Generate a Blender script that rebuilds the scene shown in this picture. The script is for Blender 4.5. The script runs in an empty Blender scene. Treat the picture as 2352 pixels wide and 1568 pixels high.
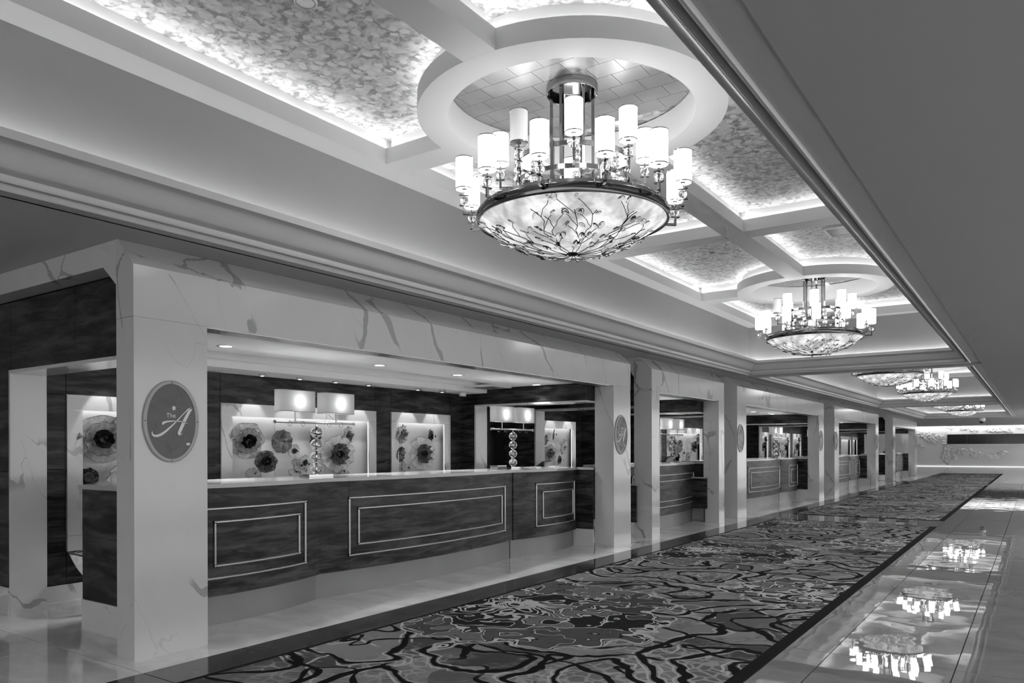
import bpy, math, random
from mathutils import Vector, Matrix, noise
random.seed(7)
S = bpy.context.scene
C = S.collection
PI = math.pi
sin, cos = math.sin, math.cos

# ------------------------------------------------------------------ camera, world, exposure
F_PX = 1745.0
ROLL = .0028
YAW = math.atan((2381 - 1176) / F_PX)
cam_d = bpy.data.cameras.new('camera'); cam = bpy.data.objects.new('camera', cam_d); C.objects.link(cam)
cam.matrix_world = Matrix.Translation((0, 0, 1.45)) @ Matrix.Rotation(YAW, 4, 'Z') @ Matrix.Rotation(PI / 2, 4, 'X') @ Matrix.Rotation(-ROLL, 4, 'Z')
cam_d.sensor_fit = 'HORIZONTAL'; cam_d.sensor_width = 36; cam_d.lens = F_PX / 2352 * 36
HY = 1026 + ROLL * 1205
cam_d.shift_y = (HY - 784) / 2352; cam_d.clip_start = .05; cam_d.clip_end = 200
S.camera = cam
W = bpy.data.worlds.new('world'); S.world = W; W.use_nodes = True
W.node_tree.nodes['Background'].inputs[0].default_value = (.5, .5, .5, 1)
W.node_tree.nodes['Background'].inputs[1].default_value = 3.2
S.view_settings.view_transform = 'Standard'; S.view_settings.look = 'None'
S.view_settings.exposure = 0.45; S.view_settings.gamma = 1.0; S.view_settings.use_curve_mapping = False
S.cycles.max_bounces = 5; S.cycles.diffuse_bounces = 3; S.cycles.glossy_bounces = 2; S.cycles.use_adaptive_sampling = True; S.cycles.adaptive_threshold = .1; S.cycles.adaptive_min_samples = 10
S.cycles.transmission_bounces = 5; S.cycles.transparent_max_bounces = 8
S.cycles.caustics_reflective = False; S.cycles.caustics_refractive = False
LED_COFFER = 11.0      # emission of the hidden cove strips
LED_WALL = 18.0
SHADE_E = 5.6          # chandelier shades
BOWL_E = .5
SPOT_W = 9.0           # niche wall washers
DOWN_W = 170.0          # booth downlights

def pray(px, py):
    """direction of the photograph's pixel, used to place things at their measured spots"""
    a, b = px - 1176, py - HY
    u, v = (a - ROLL * b) / F_PX, -(ROLL * a + b) / F_PX
    return -sin(YAW) + u * cos(YAW), cos(YAW) + u * sin(YAW), v
# ------------------------------------------------------------------ node helpers
def mat(name):
    m = bpy.data.materials.new(name); m.use_nodes = True
    nt = m.node_tree
    for n in list(nt.nodes):
        nt.nodes.remove(n)
    out = nt.nodes.new('ShaderNodeOutputMaterial')
    return m, nt, out
class G:
    """tiny node graph helper"""
    def __init__(s, nt): s.nt = nt
    def put(s, sock, v):
        if hasattr(v, 'is_output') or isinstance(v, bpy.types.NodeSocket): s.nt.links.new(v, sock)
        elif isinstance(v, (int, float)) and sock.type in ('RGBA',): sock.default_value = (v, v, v, 1)
        elif isinstance(v, (int, float)) and sock.type == 'VECTOR': sock.default_value = (v, v, v)
        else: sock.default_value = v
    def n(s, t, **k):
        nd = s.nt.nodes.new(t)
        for a, v in k.items(): setattr(nd, a, v)
        return nd
    def pos(s): return s.n('ShaderNodeNewGeometry').outputs['Position']
    def obj(s): return s.n('ShaderNodeTexCoord').outputs['Object']
    def m(s, op, a, b=0.0, c=None):
        nd = s.n('ShaderNodeMath', operation=op); s.put(nd.inputs[0], a); s.put(nd.inputs[1], b)
        if c is not None: s.put(nd.inputs[2], c)
        return nd.outputs[0]
    def v(s, op, a, b):
        nd = s.n('ShaderNodeVectorMath', operation=op); s.put(nd.inputs[0], a); s.put(nd.inputs[1], b)
        return nd.outputs[0]
    def xyz(s, a):
        nd = s.n('ShaderNodeSeparateXYZ'); s.put(nd.inputs[0], a); return nd.outputs
    def comb(s, x, y, z):
        nd = s.n('ShaderNodeCombineXYZ')
        for i, q in enumerate((x, y, z)): s.put(nd.inputs[i], q)
        return nd.outputs[0]
    def noise(s, vec, scale, detail=2, rough=.5, dist=0.0, color=False):
        nd = s.n('ShaderNodeTexNoise'); s.put(nd.inputs['Vector'], vec)
        nd.inputs['Scale'].default_value = scale; nd.inputs['Detail'].default_value = detail
        nd.inputs['Roughness'].default_value = rough; nd.inputs['Distortion'].default_value = dist
        return nd.outputs['Color'] if color else nd.outputs['Fac']
    def vor(s, vec, scale, feature='F1', out='Distance', rand=1.0):
        nd = s.n('ShaderNodeTexVoronoi', feature=feature); s.put(nd.inputs['Vector'], vec)
        nd.inputs['Scale'].default_value = scale; nd.inputs['Randomness'].default_value = rand
        return nd.outputs[out]
    def ss(s, v, a, b, lo=0.0, hi=1.0):
        nd = s.n('ShaderNodeMapRange', interpolation_type='SMOOTHSTEP'); s.put(nd.inputs[0], v)
        nd.inputs[1].default_value = a; nd.inputs[2].default_value = b
        nd.inputs[3].default_value = lo; nd.inputs[4].default_value = hi
        return nd.outputs[0]
    def mix(s, f, a, b):
        nd = s.n('ShaderNodeMix', data_type='FLOAT'); s.put(nd.inputs[0], f); s.put(nd.inputs[2], a); s.put(nd.inputs[3], b)
        return nd.outputs[0]
    def warp(s, p, scale, amt, detail=1):
        c = s.v('SUBTRACT', s.noise(p, scale, detail, color=True), (.5, .5, .5))
        sc = s.n('ShaderNodeVectorMath', operation='SCALE'); s.put(sc.inputs[0], c); sc.inputs['Scale'].default_value = amt
        return s.v('ADD', p, sc.outputs[0])
    def bump(s, h, strength, dist=.01):
        nd = s.n('ShaderNodeBump'); s.put(nd.inputs['Height'], h)
        nd.inputs['Strength'].default_value = strength; nd.inputs['Distance'].default_value = dist
        return nd.outputs[0]
    def grey(s, v):
        nd = s.n('ShaderNodeCombineColor')
        for i in range(3): s.put(nd.inputs[i], v)
        return nd.outputs[0]
def principled(g, out, col, rough=.5, metal=0.0, spec=.5, nrm=None, **k):
    b = g.n('ShaderNodeBsdfPrincipled')
    if isinstance(col, (int, float)): b.inputs['Base Color'].default_value = (col, col, col, 1)
    else: g.put(b.inputs['Base Color'], g.grey(col))
    g.put(b.inputs['Roughness'], rough); g.put(b.inputs['Metallic'], metal)
    b.inputs['Specular IOR Level'].default_value = spec
    if nrm is not None: g.put(b.inputs['Normal'], nrm)
    for a, v in k.items(): b.inputs[a.replace('_', ' ')].default_value = v
    g.nt.links.new(b.outputs[0], out.inputs[0])
    return b
M = {}
def simple(name, col, rough=.5, metal=0.0, spec=.5, **k):
    m, nt, out = mat(name); principled(G(nt), out, col, rough, metal, spec, **k); M[name] = m; return m
def emit(name, e, col=1.0):
    m, nt, out = mat(name); g = G(nt); n = g.n('ShaderNodeEmission')
    n.inputs[0].default_value = (col, col, col, 1); n.inputs[1].default_value = e
    nt.links.new(n.outputs[0], out.inputs[0]); M[name] = m; return m

# ------------------------------------------------------------------ materials
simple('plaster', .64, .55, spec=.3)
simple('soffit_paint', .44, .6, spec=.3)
simple('cornice_paint', .5, .4, spec=.4)
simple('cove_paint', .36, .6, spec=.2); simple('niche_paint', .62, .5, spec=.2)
simple('wall_paint', .5, .6, spec=.2); simple('far_paint', .85, .6, spec=.2)
simple('booth_ceiling', .86, .6, spec=.2)
simple('chrome', .4, .09, 1.0)
simple('satin_metal', .55, .28, 1.0)
simple('dark_metal', .05, .25, 1.0)
simple('black_plastic', .012, .3)
simple('grey_plastic', .18, .35)
simple('white_plastic', .75, .4)
simple('sign_rim', .30, .3)
simple('sign_face', .095, .3, spec=.3)
simple('sign_line', .14, .3, spec=.3)
simple('sign_letter', .62, .35)
simple('screen', .03, .12)
simple('counter_stone', .36, .14)
simple('wire', .01, .3, .5)
simple('led_housing', .6, .5)
simple('fabric_edge', .35, .6)
simple('shadow_gap', .01, .8)
emit('led_coffer', LED_COFFER); emit('led_wall', LED_WALL); emit('shade', SHADE_E); emit('lens', 14.0)
emit('led_niche', 15.0); emit('lit_edge_glow', 1.0); emit('led_far', .9); emit('led_slot', 50.0)

def m_marble(name, base, vein, rough, scale=1.0, seed=0.0):
    m, nt, out = mat(name); g = G(nt)
    p = g.v('ADD', g.pos(), (seed, seed * 1.7, seed * .6))
    vx, vy, vz = g.xyz(p)
    ps = g.comb(vx, g.m('ADD', vy, g.m('MULTIPLY', vz, .35)), g.m('MULTIPLY', vz, .42))
    q = g.warp(ps, 1.6, .35, 2); q = g.warp(q, 5.5, .14, 2); q = g.warp(q, 19.0, .026, 1)
    d = g.vor(q, 1.15 * scale, 'DISTANCE_TO_EDGE')
    w = g.ss(g.noise(q, 3.0, 1), .36, .68, .002, .026)
    line = g.m('SUBTRACT', 1.0, g.ss(g.m('DIVIDE', d, w), .8, 1.0))
    d2 = g.m('ABSOLUTE', g.m('SUBTRACT', g.noise(q, 2.4 * scale, 0), .44))
    thin = g.m('MULTIPLY', g.m('SUBTRACT', 1.0, g.ss(d2, .0, .006)), .4)
    keep = g.ss(g.noise(p, 1.15, 1), .46, .50)
    keep2 = g.ss(g.noise(g.v('ADD', p, (9., 3., 5.)), 1.4, 1), .50, .56)
    v = g.m('MAXIMUM', g.m('MULTIPLY', line, keep), g.m('MULTIPLY', thin, keep2))
    cloud = g.m('MULTIPLY', g.m('SUBTRACT', g.noise(q, 3 * scale, 4), .5), .06)
    principled(g, out, g.m('ADD', g.mix(v, base, vein), cloud), rough, 0, .5)
    M[name] = m
m_marble('marble', .5, .31, .13, 1.0, 5.3)
m_marble('marble_light', .56, .35, .14, 1.0, 3.1)

def m_wood():
    m, nt, out = mat('wood'); g = G(nt)
    x, y, zz = g.xyz(g.pos())
    u = g.m('ADD', x, y)
    p = g.comb(g.m('MULTIPLY', u, 1.0), g.m('MULTIPLY', zz, 9.0), g.m('SUBTRACT', x, y))
    p = g.warp(p, .9, .9, 2)
    grain = g.noise(p, 1.5, 6, .62, .4)
    fine = g.noise(g.comb(g.m('MULTIPLY', u, 4.0), g.m('MULTIPLY', zz, 110.0), 0.0), 1.0, 3, .6)
    blot = g.noise(g.comb(u, g.m('MULTIPLY', zz, 3.0), 1.7), 2.4, 2)
    f = g.m('ADD', g.m('MULTIPLY', grain, .75), g.m('ADD', g.m('MULTIPLY', fine, .16), g.m('MULTIPLY', blot, .25)))
    col = g.ss(f, .45, .78, .003, .075)
    principled(g, out, col, .38, 0, .22)
    M['wood'] = m
m_wood()

def m_floor(name, base, rough, bumpy, spec_=.5, ior=1.5):
    m, nt, out = mat(name); g = G(nt)
    p = g.pos()
    q = g.warp(p, 1.4, .7, 3)
    x, y, zz = g.xyz(q)
    streak = g.noise(g.comb(g.m('MULTIPLY', x, 1.2), g.m('MULTIPLY', y, 2.6), 0.0), 1.4, 5, .6)
    col = g.ss(streak, .25, .8, base * .80, base * 1.12)
    h = g.noise(p, 2.6, 1)
    principled(g, out, col, rough, 0, spec_, g.bump(h, bumpy, .02), IOR=ior)
    M[name] = m
m_floor('floor_tile', .29, .015, .07, .9, 1.75)
m_floor('floor_strip', .84, .035, .03, .8, 1.55)
simple('grout', .05, .6)
def m_border():
    m, nt, out = mat('border_stone'); g = G(nt)
    p = g.warp(g.pos(), 9, .1, 2)
    d = g.m('ABSOLUTE', g.m('SUBTRACT', g.noise(p, 10, 1), .5))
    v = g.m('MULTIPLY', g.m('SUBTRACT', 1.0, g.ss(d, 0.0, .02)), g.ss(g.noise(p, 3, 1), .45, .6))
    col = g.mix(v, g.ss(g.noise(p, 5, 4), .2, .8, .045, .085), .15)
    principled(g, out, col, .1, 0, .5)
    M['border_stone'] = m
m_border()

def m_carpet():
    m, nt, out = mat('carpet'); g = G(nt)
    x, y, zz = g.xyz(g.pos())
    p = g.comb(x, y, 0.0)
    def frac(v): return g.m('FRACT', v)
    def field(vec, scale, seed):
        q = g.warp(g.v('ADD', vec, seed), 1.4, .62, 1); q = g.warp(q, 4.2, .13, 1)
        return g.noise(q, scale, 0)
    def contour(vec, scale, k, lo, hi, seed):
        """distance in metres to the level lines of a warped noise, and a wandering line width"""
        ep = .012
        n = field(vec, scale, seed)
        gx = g.m('SUBTRACT', field(g.v('ADD', vec, (ep, 0, 0)), scale, seed), n); gy = g.m('SUBTRACT', field(g.v('ADD', vec, (0, ep, 0)), scale, seed), n)
        gr = g.m('MAXIMUM', g.m('DIVIDE', g.m('SQRT', g.m('ADD', g.m('MULTIPLY', gx, gx), g.m('MULTIPLY', gy, gy))), ep), .06)
        t = g.m('ABSOLUTE', g.m('SUBTRACT', frac(g.m('MULTIPLY', n, k)), .5))
        wd = g.ss(g.noise(g.v('ADD', vec, seed), 2.7, 1), .32, .68, lo, hi)
        return n, g.m('DIVIDE', g.m('DIVIDE', t, k), gr), wd
    n1, t1, w1 = contour(p, .95, 7.0, .011, .034, (3.1, 1.7, 0.0))
    n2, t2, w2 = contour(p, 1.2, 5.0, .008, .024, (8.4, 5.2, 0.0))
    n3, t3, w3 = contour(p, 1.5, 4.5, .006, .011, (1.4, 9.2, 0.0))
    # flat ground tones between the ribbons
    band = g.noise(g.comb(g.m('FLOOR', g.m('ADD', g.m('MULTIPLY', n1, 7.0), .5)), g.m('FLOOR', g.m('ADD', g.m('MULTIPLY', n2, 5.0), .5)), 0.37), 3.7, 0)
    tone = g.ss(band, .3, .7, .085, .30)
    pw = g.warp(p, 6, .09, 1)
    net = g.m('SUBTRACT', 1.0, g.ss(g.vor(pw, 9, 'DISTANCE_TO_EDGE'), .05, .11))
    netmask = g.ss(g.noise(p, .8, 1), .46, .52)
    tone = g.mix(g.m('MULTIPLY', netmask, .55), tone, .24)
    tone = g.mix(g.m('MULTIPLY', g.m('MULTIPLY', net, netmask), .8), tone, .44)
    hz = g.comb(g.m('ADD', g.m('MULTIPLY', x, 9.0), g.m('MULTIPLY', y, 5.0)), g.m('SUBTRACT', g.m('MULTIPLY', y, 85.0), g.m('MULTIPLY', x, 50.0)), 0.0)
    hatch = g.ss(g.noise(hz, 1.0, 2, .6), .52, .62)
    hmask = g.ss(g.noise(p, 2.2, 2), .50, .58)
    tone = g.mix(g.m('MULTIPLY', g.m('MULTIPLY', hatch, hmask), .8), tone, g.mix(g.m('GREATER_THAN', band, .5), .40, .04))
    blk = g.m('SUBTRACT', 1.0, g.ss(g.m('SUBTRACT', t1, w1), .0, .006))
    blk2 = g.m('MULTIPLY', g.m('SUBTRACT', 1.0, g.ss(g.m('SUBTRACT', t2, w2), .0, .006)), g.ss(g.noise(p, 1.1, 1), .38, .44))
    pale = g.m('MULTIPLY', g.m('SUBTRACT', 1.0, g.ss(g.m('ABSOLUTE', g.m('SUBTRACT', g.m('SUBTRACT', t1, w1), .024)), .006, .010)), g.ss(g.noise(p, 1.3, 1), .48, .53))
    wht = g.m('MULTIPLY', g.m('SUBTRACT', 1.0, g.ss(g.m('SUBTRACT', t3, w3), .0, .004)), g.ss(g.noise(p, .95, 1), .47, .52))
    col = g.mix(g.m('MAXIMUM', pale, wht), tone, .56)
    col = g.mix(g.m('MAXIMUM', blk, blk2), col, .009)
    # flower medallions left and right of the runner, staggered
    for cx, y0_, per, rad, sd in ((-3.85, 5.75, 4.7, 1.35, 0.0), (-1.80, 7.9, 4.7, .80, 4.0)):
        ly = g.m('MULTIPLY', g.m('SUBTRACT', frac(g.m('ADD', g.m('DIVIDE', g.m('SUBTRACT', y, y0_), per), .5)), .5), per)
        lx = g.m('SUBTRACT', x, cx)
        c = g.v('SUBTRACT', g.noise(g.v('ADD', p, (sd, 2.0, 0.0)), 2.6, 1, color=True), (.5, .5, .5))
        cxyz = g.xyz(c)
        lx2 = g.m('ADD', lx, g.m('MULTIPLY', cxyz[0], .75 * rad)); ly2 = g.m('ADD', ly, g.m('MULTIPLY', cxyz[1], .75 * rad))
        d = g.m('SQRT', g.m('ADD', g.m('MULTIPLY', lx2, lx2), g.m('MULTIPLY', ly2, ly2)))
        ang = g.m('ARCTAN2', ly2, lx2)
        wob = g.noise(g.v('ADD', p, (sd, 7.0, 0.0)), 5.5, 1)
        ph = g.m('ADD', g.m('MULTIPLY', ang, 2.2282), g.m('ADD', g.m('MULTIPLY', wob, 2.4), g.m('MULTIPLY', d, 1.1 / rad)))
        ra = g.m('ADD', g.m('DIVIDE', d, rad), g.m('MULTIPLY', g.m('SINE', g.m('MULTIPLY', ang, 5.0)), .07))
        rr = g.m('ADD', g.m('MULTIPLY', ra, 3.2), g.m('MULTIPLY', wob, .9))
        la = g.m('DIVIDE', g.m('MULTIPLY', g.m('ABSOLUTE', g.m('SUBTRACT', frac(ph), .5)), d), 2.2282)
        lb = g.m('MULTIPLY', g.m('ABSOLUTE', g.m('SUBTRACT', frac(rr), .5)), rad / 3.2)
        dist = g.m('MINIMUM', la, lb)
        hsh = g.noise(g.comb(g.m('FLOOR', g.m('ADD', ph, .5)), g.m('FLOOR', g.m('ADD', rr, .5)), sd + .3), 3.3, 0)
        ft = g.mix(g.m('MULTIPLY', hatch, .65), g.ss(hsh, .34, .66, .018, .22), .05)
        ft = g.mix(g.m('SUBTRACT', 1.0, g.ss(dist, .032, .046)), ft, .016)
        ft = g.mix(g.m('SUBTRACT', 1.0, g.ss(dist, .018, .023)), ft, .62)
        fm = g.m('SUBTRACT', 1.0, g.ss(ra, .985, 1.0))
        edge = g.m('SUBTRACT', 1.0, g.ss(g.m('ABSOLUTE', g.m('SUBTRACT', ra, 1.0)), .013, .019))
        col = g.mix(fm, col, ft); col = g.mix(edge, col, .55)
    pile = g.noise(p, 260, 1)
    col = g.m('MULTIPLY', col, g.ss(pile, .2, .8, .8, 1.2))
    principled(g, out, col, .95, 0, .1, g.bump(pile, .25, .004))
    M['carpet'] = m
m_carpet()
def m_edge():
    m, nt, out = mat('carpet_edge'); g = G(nt)
    principled(g, out, g.ss(g.noise(g.pos(), 220, 1), .2, .8, .008, .022), .95, 0, .1)
    M['carpet_edge'] = m
m_edge()

def m_coffer():
    m, nt, out = mat('coffer_paper'); g = G(nt)
    x, y, zz = g.xyz(g.pos())
    p = g.comb(x, y, 0.0)
    q = g.warp(p, 9, .06, 2)
    q2 = g.comb(g.m('MULTIPLY', g.xyz(q)[0], 1.25), g.xyz(q)[1], 0.0)
    d = g.vor(q2, 13, 'F1')
    blob = g.m('SUBTRACT', 1.0, g.ss(d, .36, .46))
    size = g.xyz(g.vor(q2, 13, 'F1', 'Color'))[0]
    blob = g.m('MULTIPLY', blob, g.ss(size, .25, .4))
    wisp = g.noise(g.warp(p, 6, .25, 2), 13, 3, .6, .6)
    base = g.ss(wisp, .32, .62, .20, .50)
    principled(g, out, g.mix(blob, base, .56), .55, 0, .3)
    M['coffer_paper'] = m
m_coffer()
def m_leaf():
    m, nt, out = mat('silver_leaf'); g = G(nt)
    n = g.noise(g.pos(), 3.0, 4)
    principled(g, out, g.ss(n, .2, .8, .30, .44), .33, .75, .5)
    M['silver_leaf'] = m
m_leaf()
def m_bowl():
    m, nt, out = mat('alabaster'); g = G(nt)
    n = g.noise(g.warp(g.obj(), 3, .3, 2), 6.5, 4, .55)
    e = g.n('ShaderNodeEmission'); g.put(e.inputs[0], g.grey(g.ss(n, .3, .68, .5, 1.35))); e.inputs[1].default_value = BOWL_E
    b = g.n('ShaderNodeBsdfPrincipled'); b.inputs['Base Color'].default_value = (.35, .35, .35, 1); b.inputs['Roughness'].default_value = .12
    a = g.n('ShaderNodeAddShader'); nt.links.new(e.outputs[0], a.inputs[0]); nt.links.new(b.outputs[0], a.inputs[1])
    nt.links.new(a.outputs[0], out.inputs[0]); M['alabaster'] = m
m_bowl()
def m_glass(name, col, rough=0.0, ior=1.45):
    m, nt, out = mat(name); g = G(nt)
    n = g.n('ShaderNodeBsdfGlass'); n.inputs[0].default_value = (col, col, col, 1); n.inputs[1].default_value = rough; n.inputs[2].default_value = ior
    nt.links.new(n.outputs[0], out.inputs[0]); M[name] = m
m_glass('crystal', .97)
def m_blown(name, col, clear, streak=0.0):
    """thin blown glass: some light passes, some is scattered, gloss on top"""
    m, nt, out = mat(name); g = G(nt)
    t = g.n('ShaderNodeBsdfTransparent'); t.inputs[0].default_value = (.92, .92, .92, 1)
    tl = g.n('ShaderNodeBsdfTranslucent')
    b = g.n('ShaderNodeBsdfPrincipled')
    n = g.noise(g.obj(), 14, 3, .6, 1.0)
    c = g.grey(g.ss(n, .3, .7, max(.005, col * (1 - streak)), min(.95, col * (1 + streak))))
    g.put(b.inputs['Base Color'], c); g.put(tl.inputs[0], c)
    b.inputs['Roughness'].default_value = .06; b.inputs['Specular IOR Level'].default_value = .9
    m1 = g.n('ShaderNodeMixShader'); m1.inputs[0].default_value = .35
    nt.links.new(b.outputs[0], m1.inputs[1]); nt.links.new(tl.outputs[0], m1.inputs[2])
    m2 = g.n('ShaderNodeMixShader'); m2.inputs[0].default_value = clear
    nt.links.new(m1.outputs[0], m2.inputs[1]); nt.links.new(t.outputs[0], m2.inputs[2])
    nt.links.new(m2.outputs[0], out.inputs[0]); M[name] = m
m_blown('blown_clear', .55, .50, .25)
m_blown('blown_smoke', .20, .25, .5)
m_blown('blown_dark', .035, .08, .9)
m_blown('blown_milk', .80, .08, .06)
m_blown('acrylic', .8, .25, .2)
simple('glass_lip', .03, .15)
def m_shade():
    m, nt, out = mat('lamp_fabric'); g = G(nt)
    d = g.n('ShaderNodeBsdfDiffuse'); d.inputs[0].default_value = (.45, .45, .45, 1)
    t = g.n('ShaderNodeBsdfTranslucent'); t.inputs[0].default_value = (.30, .30, .30, 1)
    x = g.n('ShaderNodeMixShader'); x.inputs[0].default_value = .55
    nt.links.new(d.outputs[0], x.inputs[1]); nt.links.new(t.outputs[0], x.inputs[2]); nt.links.new(x.outputs[0], out.inputs[0])
    M['lamp_fabric'] = m
m_shade()

# ------------------------------------------------------------------ mesh helpers
OFF = {}
class MB:
    def __init__(s): s.v = []; s.f = []
    def add(s, vs, fs):
        o = len(s.v); s.v += [tuple(q) for q in vs]; s.f += [tuple(i + o for i in f) for f in fs]; return s
    def box(s, x0, x1, y0, y1, z0, z1):
        x0, x1 = min(x0, x1), max(x0, x1); y0, y1 = min(y0, y1), max(y0, y1); z0, z1 = min(z0, z1), max(z0, z1)
        return s.add([(x, y, z) for z in (z0, z1) for y in (y0, y1) for x in (x0, x1)],
                     [(0, 2, 3, 1), (4, 5, 7, 6), (0, 1, 5, 4), (2, 6, 7, 3), (0, 4, 6, 2), (1, 3, 7, 5)])
    def prism(s, poly, axis, a, b):
        """poly in the two other axes (in xyz order), extruded along axis"""
        def mk(p, t):
            return (t, p[0], p[1]) if axis == 0 else (p[0], t, p[1]) if axis == 1 else (p[0], p[1], t)
        n = len(poly)
        vs = [mk(p, a) for p in poly] + [mk(p, b) for p in poly]
        fs = [tuple(range(n))[::-1], tuple(range(n, 2 * n))] + [(i, (i + 1) % n, n + (i + 1) % n, n + i) for i in range(n)]
        return s.add(vs, fs)
    def tube(s, path, r, n=8, closed=False, flat=None):
        P = [Vector(p) for p in path]; k = len(P); vs = []; up = Vector((0, 0, 1))
        for i in range(k):
            t = (P[(i + 1) % k] - P[i - 1]) if closed else (P[min(i + 1, k - 1)] - P[max(i - 1, 0)])
            t.normalize()
            a = t.cross(up)
            if a.length < 1e-3: a = t.cross(Vector((1, 0, 0)))
            a.normalize(); b = t.cross(a)
            rr = r[i] if isinstance(r, (list, tuple)) else r
            for j in range(n):
                q = 2 * PI * (j + .5) / n
                vs.append(P[i] + a * (rr * cos(q)) + b * (rr * sin(q) * (flat or 1)))
        fs = []
        for i in range(k if closed else k - 1):
            i2 = (i + 1) % k
            fs += [(i * n + j, i * n + (j + 1) % n, i2 * n + (j + 1) % n, i2 * n + j) for j in range(n)]
        if not closed: fs += [tuple(range(n))[::-1], tuple(range((k - 1) * n, k * n))]
        return s.add(vs, fs)
    def lathe(s, prof, n=32, cx=0, cy=0, closed=False):
        k = len(prof)
        vs = [(cx + r * cos(2 * PI * j / n), cy + r * sin(2 * PI * j / n), z) for r, z in prof for j in range(n)]
        fs = [(i * n + j, i * n + (j + 1) % n, ((i + 1) % k) * n + (j + 1) % n, ((i + 1) % k) * n + j) for i in range(k if closed else k - 1) for j in range(n)]
        return s.add(vs, fs)
    def disc(s, cx, cy, z, r, n=32, up=True):
        vs = [(cx + r * cos(2 * PI * j / n), cy + r * sin(2 * PI * j / n), z) for j in range(n)]
        return s.add(vs, [tuple(range(n)) if up else tuple(range(n))[::-1]])
    def sphere(s, c, r, nu=16, nv=10, sc=(1, 1, 1)):
        vs = [(c[0], c[1], c[2] - r * sc[2])]
        for i in range(1, nv):
            a = -PI / 2 + PI * i / nv
            vs += [(c[0] + r * sc[0] * cos(a) * cos(2 * PI * j / nu), c[1] + r * sc[1] * cos(a) * sin(2 * PI * j / nu), c[2] + r * sc[2] * sin(a)) for j in range(nu)]
        vs.append((c[0], c[1], c[2] + r * sc[2])); t = len(vs) - 1
        fs = [(0, 1 + (j + 1) % nu, 1 + j) for j in range(nu)]
        for i in range(nv - 2):
            fs += [(1 + i * nu + j, 1 + i * nu + (j + 1) % nu, 1 + (i + 1) * nu + (j + 1) % nu, 1 + (i + 1) * nu + j) for j in range(nu)]
        fs += [(t, 1 + (nv - 2) * nu + j, 1 + (nv - 2) * nu + (j + 1) % nu) for j in range(nu)]
        return s.add(vs, fs)
    def build(s, name, m, parent=None, smooth=None, loc=None):
        """world-space vertices; a root empty's location is subtracted for its parts"""
        o = OFF.get(parent.name, (0, 0, 0)) if parent else (loc or (0, 0, 0))
        me = bpy.data.meshes.new(name)
        me.from_pydata([(x - o[0], y - o[1], z - o[2]) for x, y, z in s.v], [], s.f); me.update()
        ob = bpy.data.objects.new(name, me); C.objects.link(ob)
        me.materials.append(M[m])
        if smooth is not None:
            me.polygons.foreach_set('use_smooth', [True] * len(me.polygons))
            me.set_sharp_from_angle(angle=math.radians(smooth))
        if parent: ob.parent = parent; OFF[ob.name] = o
        else:
            if loc: ob.location = loc
            OFF[ob.name] = o
        return ob
def empty(name, loc=(0, 0, 0)):
    o = bpy.data.objects.new(name, None); C.objects.link(o); o.location = loc; o.empty_display_size = .1; OFF[o.name] = tuple(loc); return o
def tag(o, label, cat, group=None):
    o['label'] = label; o['category'] = cat
    if group: o['group'] = group
    return o
def struct(o, label=None):
    o['kind'] = 'structure'
    if label: o['label'] = label
    return o
def share(src, name, parent, loc=(0, 0, 0), rot=(0, 0, 0), m=None):
    o = src.copy(); o.name = name; C.objects.link(o); o.parent = parent; o.location = loc; o.rotation_euler = rot; OFF[o.name] = OFF.get(parent.name, (0, 0, 0)) if parent else loc
    return o
def copy_tree(o, parent=None):
    c = o.copy(); C.objects.link(c); c.parent = parent
    for ch in o.children: copy_tree(ch, c)
    return c
def B(*a): return MB().box(*a)
ORD = ['first', 'second', 'third', 'fourth', 'fifth', 'sixth', 'seventh', 'eighth', 'ninth', 'tenth', 'eleventh', 'twelfth', 'thirteenth', 'fourteenth', 'fifteenth', 'sixteenth', 'seventeenth', 'eighteenth']
# lengths
XP = -5.07            # face of the marble portals
ZS = 2.92             # soffit
OX0, OX1 = -4.79, -.95  # opening of the ceiling bays
BAYS = [(-5.5, 15.38), (16.0, 30.4), (31.0, 44.0)]
PORT = [(2.80, 10.51, .56), (11.28, 14.71, .31), (15.50, 23.25, .60), (24.64, 32.5, .64), (36.09, 43.98, .65)]
YF = 66.3
YE = 45.7             # end of the low soffit
XN = -7.67            # face of the niche frames
BOOTH = ['nearest', 'second', 'third', 'fourth', 'farthest']

# ------------------------------------------------------------------ floor
floor = struct(B(-8.6, 6, -9, YF, -.12, -.006).build('floor', 'floor_strip'), 'polished pale marble floor of the hall')
tile_mesh = {}
def tile(x0, x1, y0, y1, m, name='tile'):
    g = .0035
    key = (round(x1 - x0, 3), round(y1 - y0, 3), m)
    if key not in tile_mesh:
        o = B(-(x1 - x0) / 2 + g, (x1 - x0) / 2 - g, -(y1 - y0) / 2 + g, (y1 - y0) / 2 - g, -.006, 0).build(name, m, floor)
        tile_mesh[key] = o
    else:
        o = share(tile_mesh[key], name, floor)
    o.location = ((x0 + x1) / 2, (y0 + y1) / 2, 0)
grt = B(-8.55, 5.95, -8.95, 36, -.0062, -.0055).build('grout', 'grout', floor)
TP = 1.50
ys = [-3.31 + TP * i for i in range(26)]
for y in ys:
    for x0, x1 in ((-1.497, -1.20), (-1.20, -.44), (-.44, .32), (.32, 1.08), (1.08, 2.6)):
        if x0 > .3 and y > 12: continue
        tile(x0, x1, y, y + TP, 'floor_tile')
    if y > -.5:
        tile(-5.95, -4.775, y, y + TP, 'floor_strip'); tile(-7.68, -5.95, y, y + TP, 'floor_strip')
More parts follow.
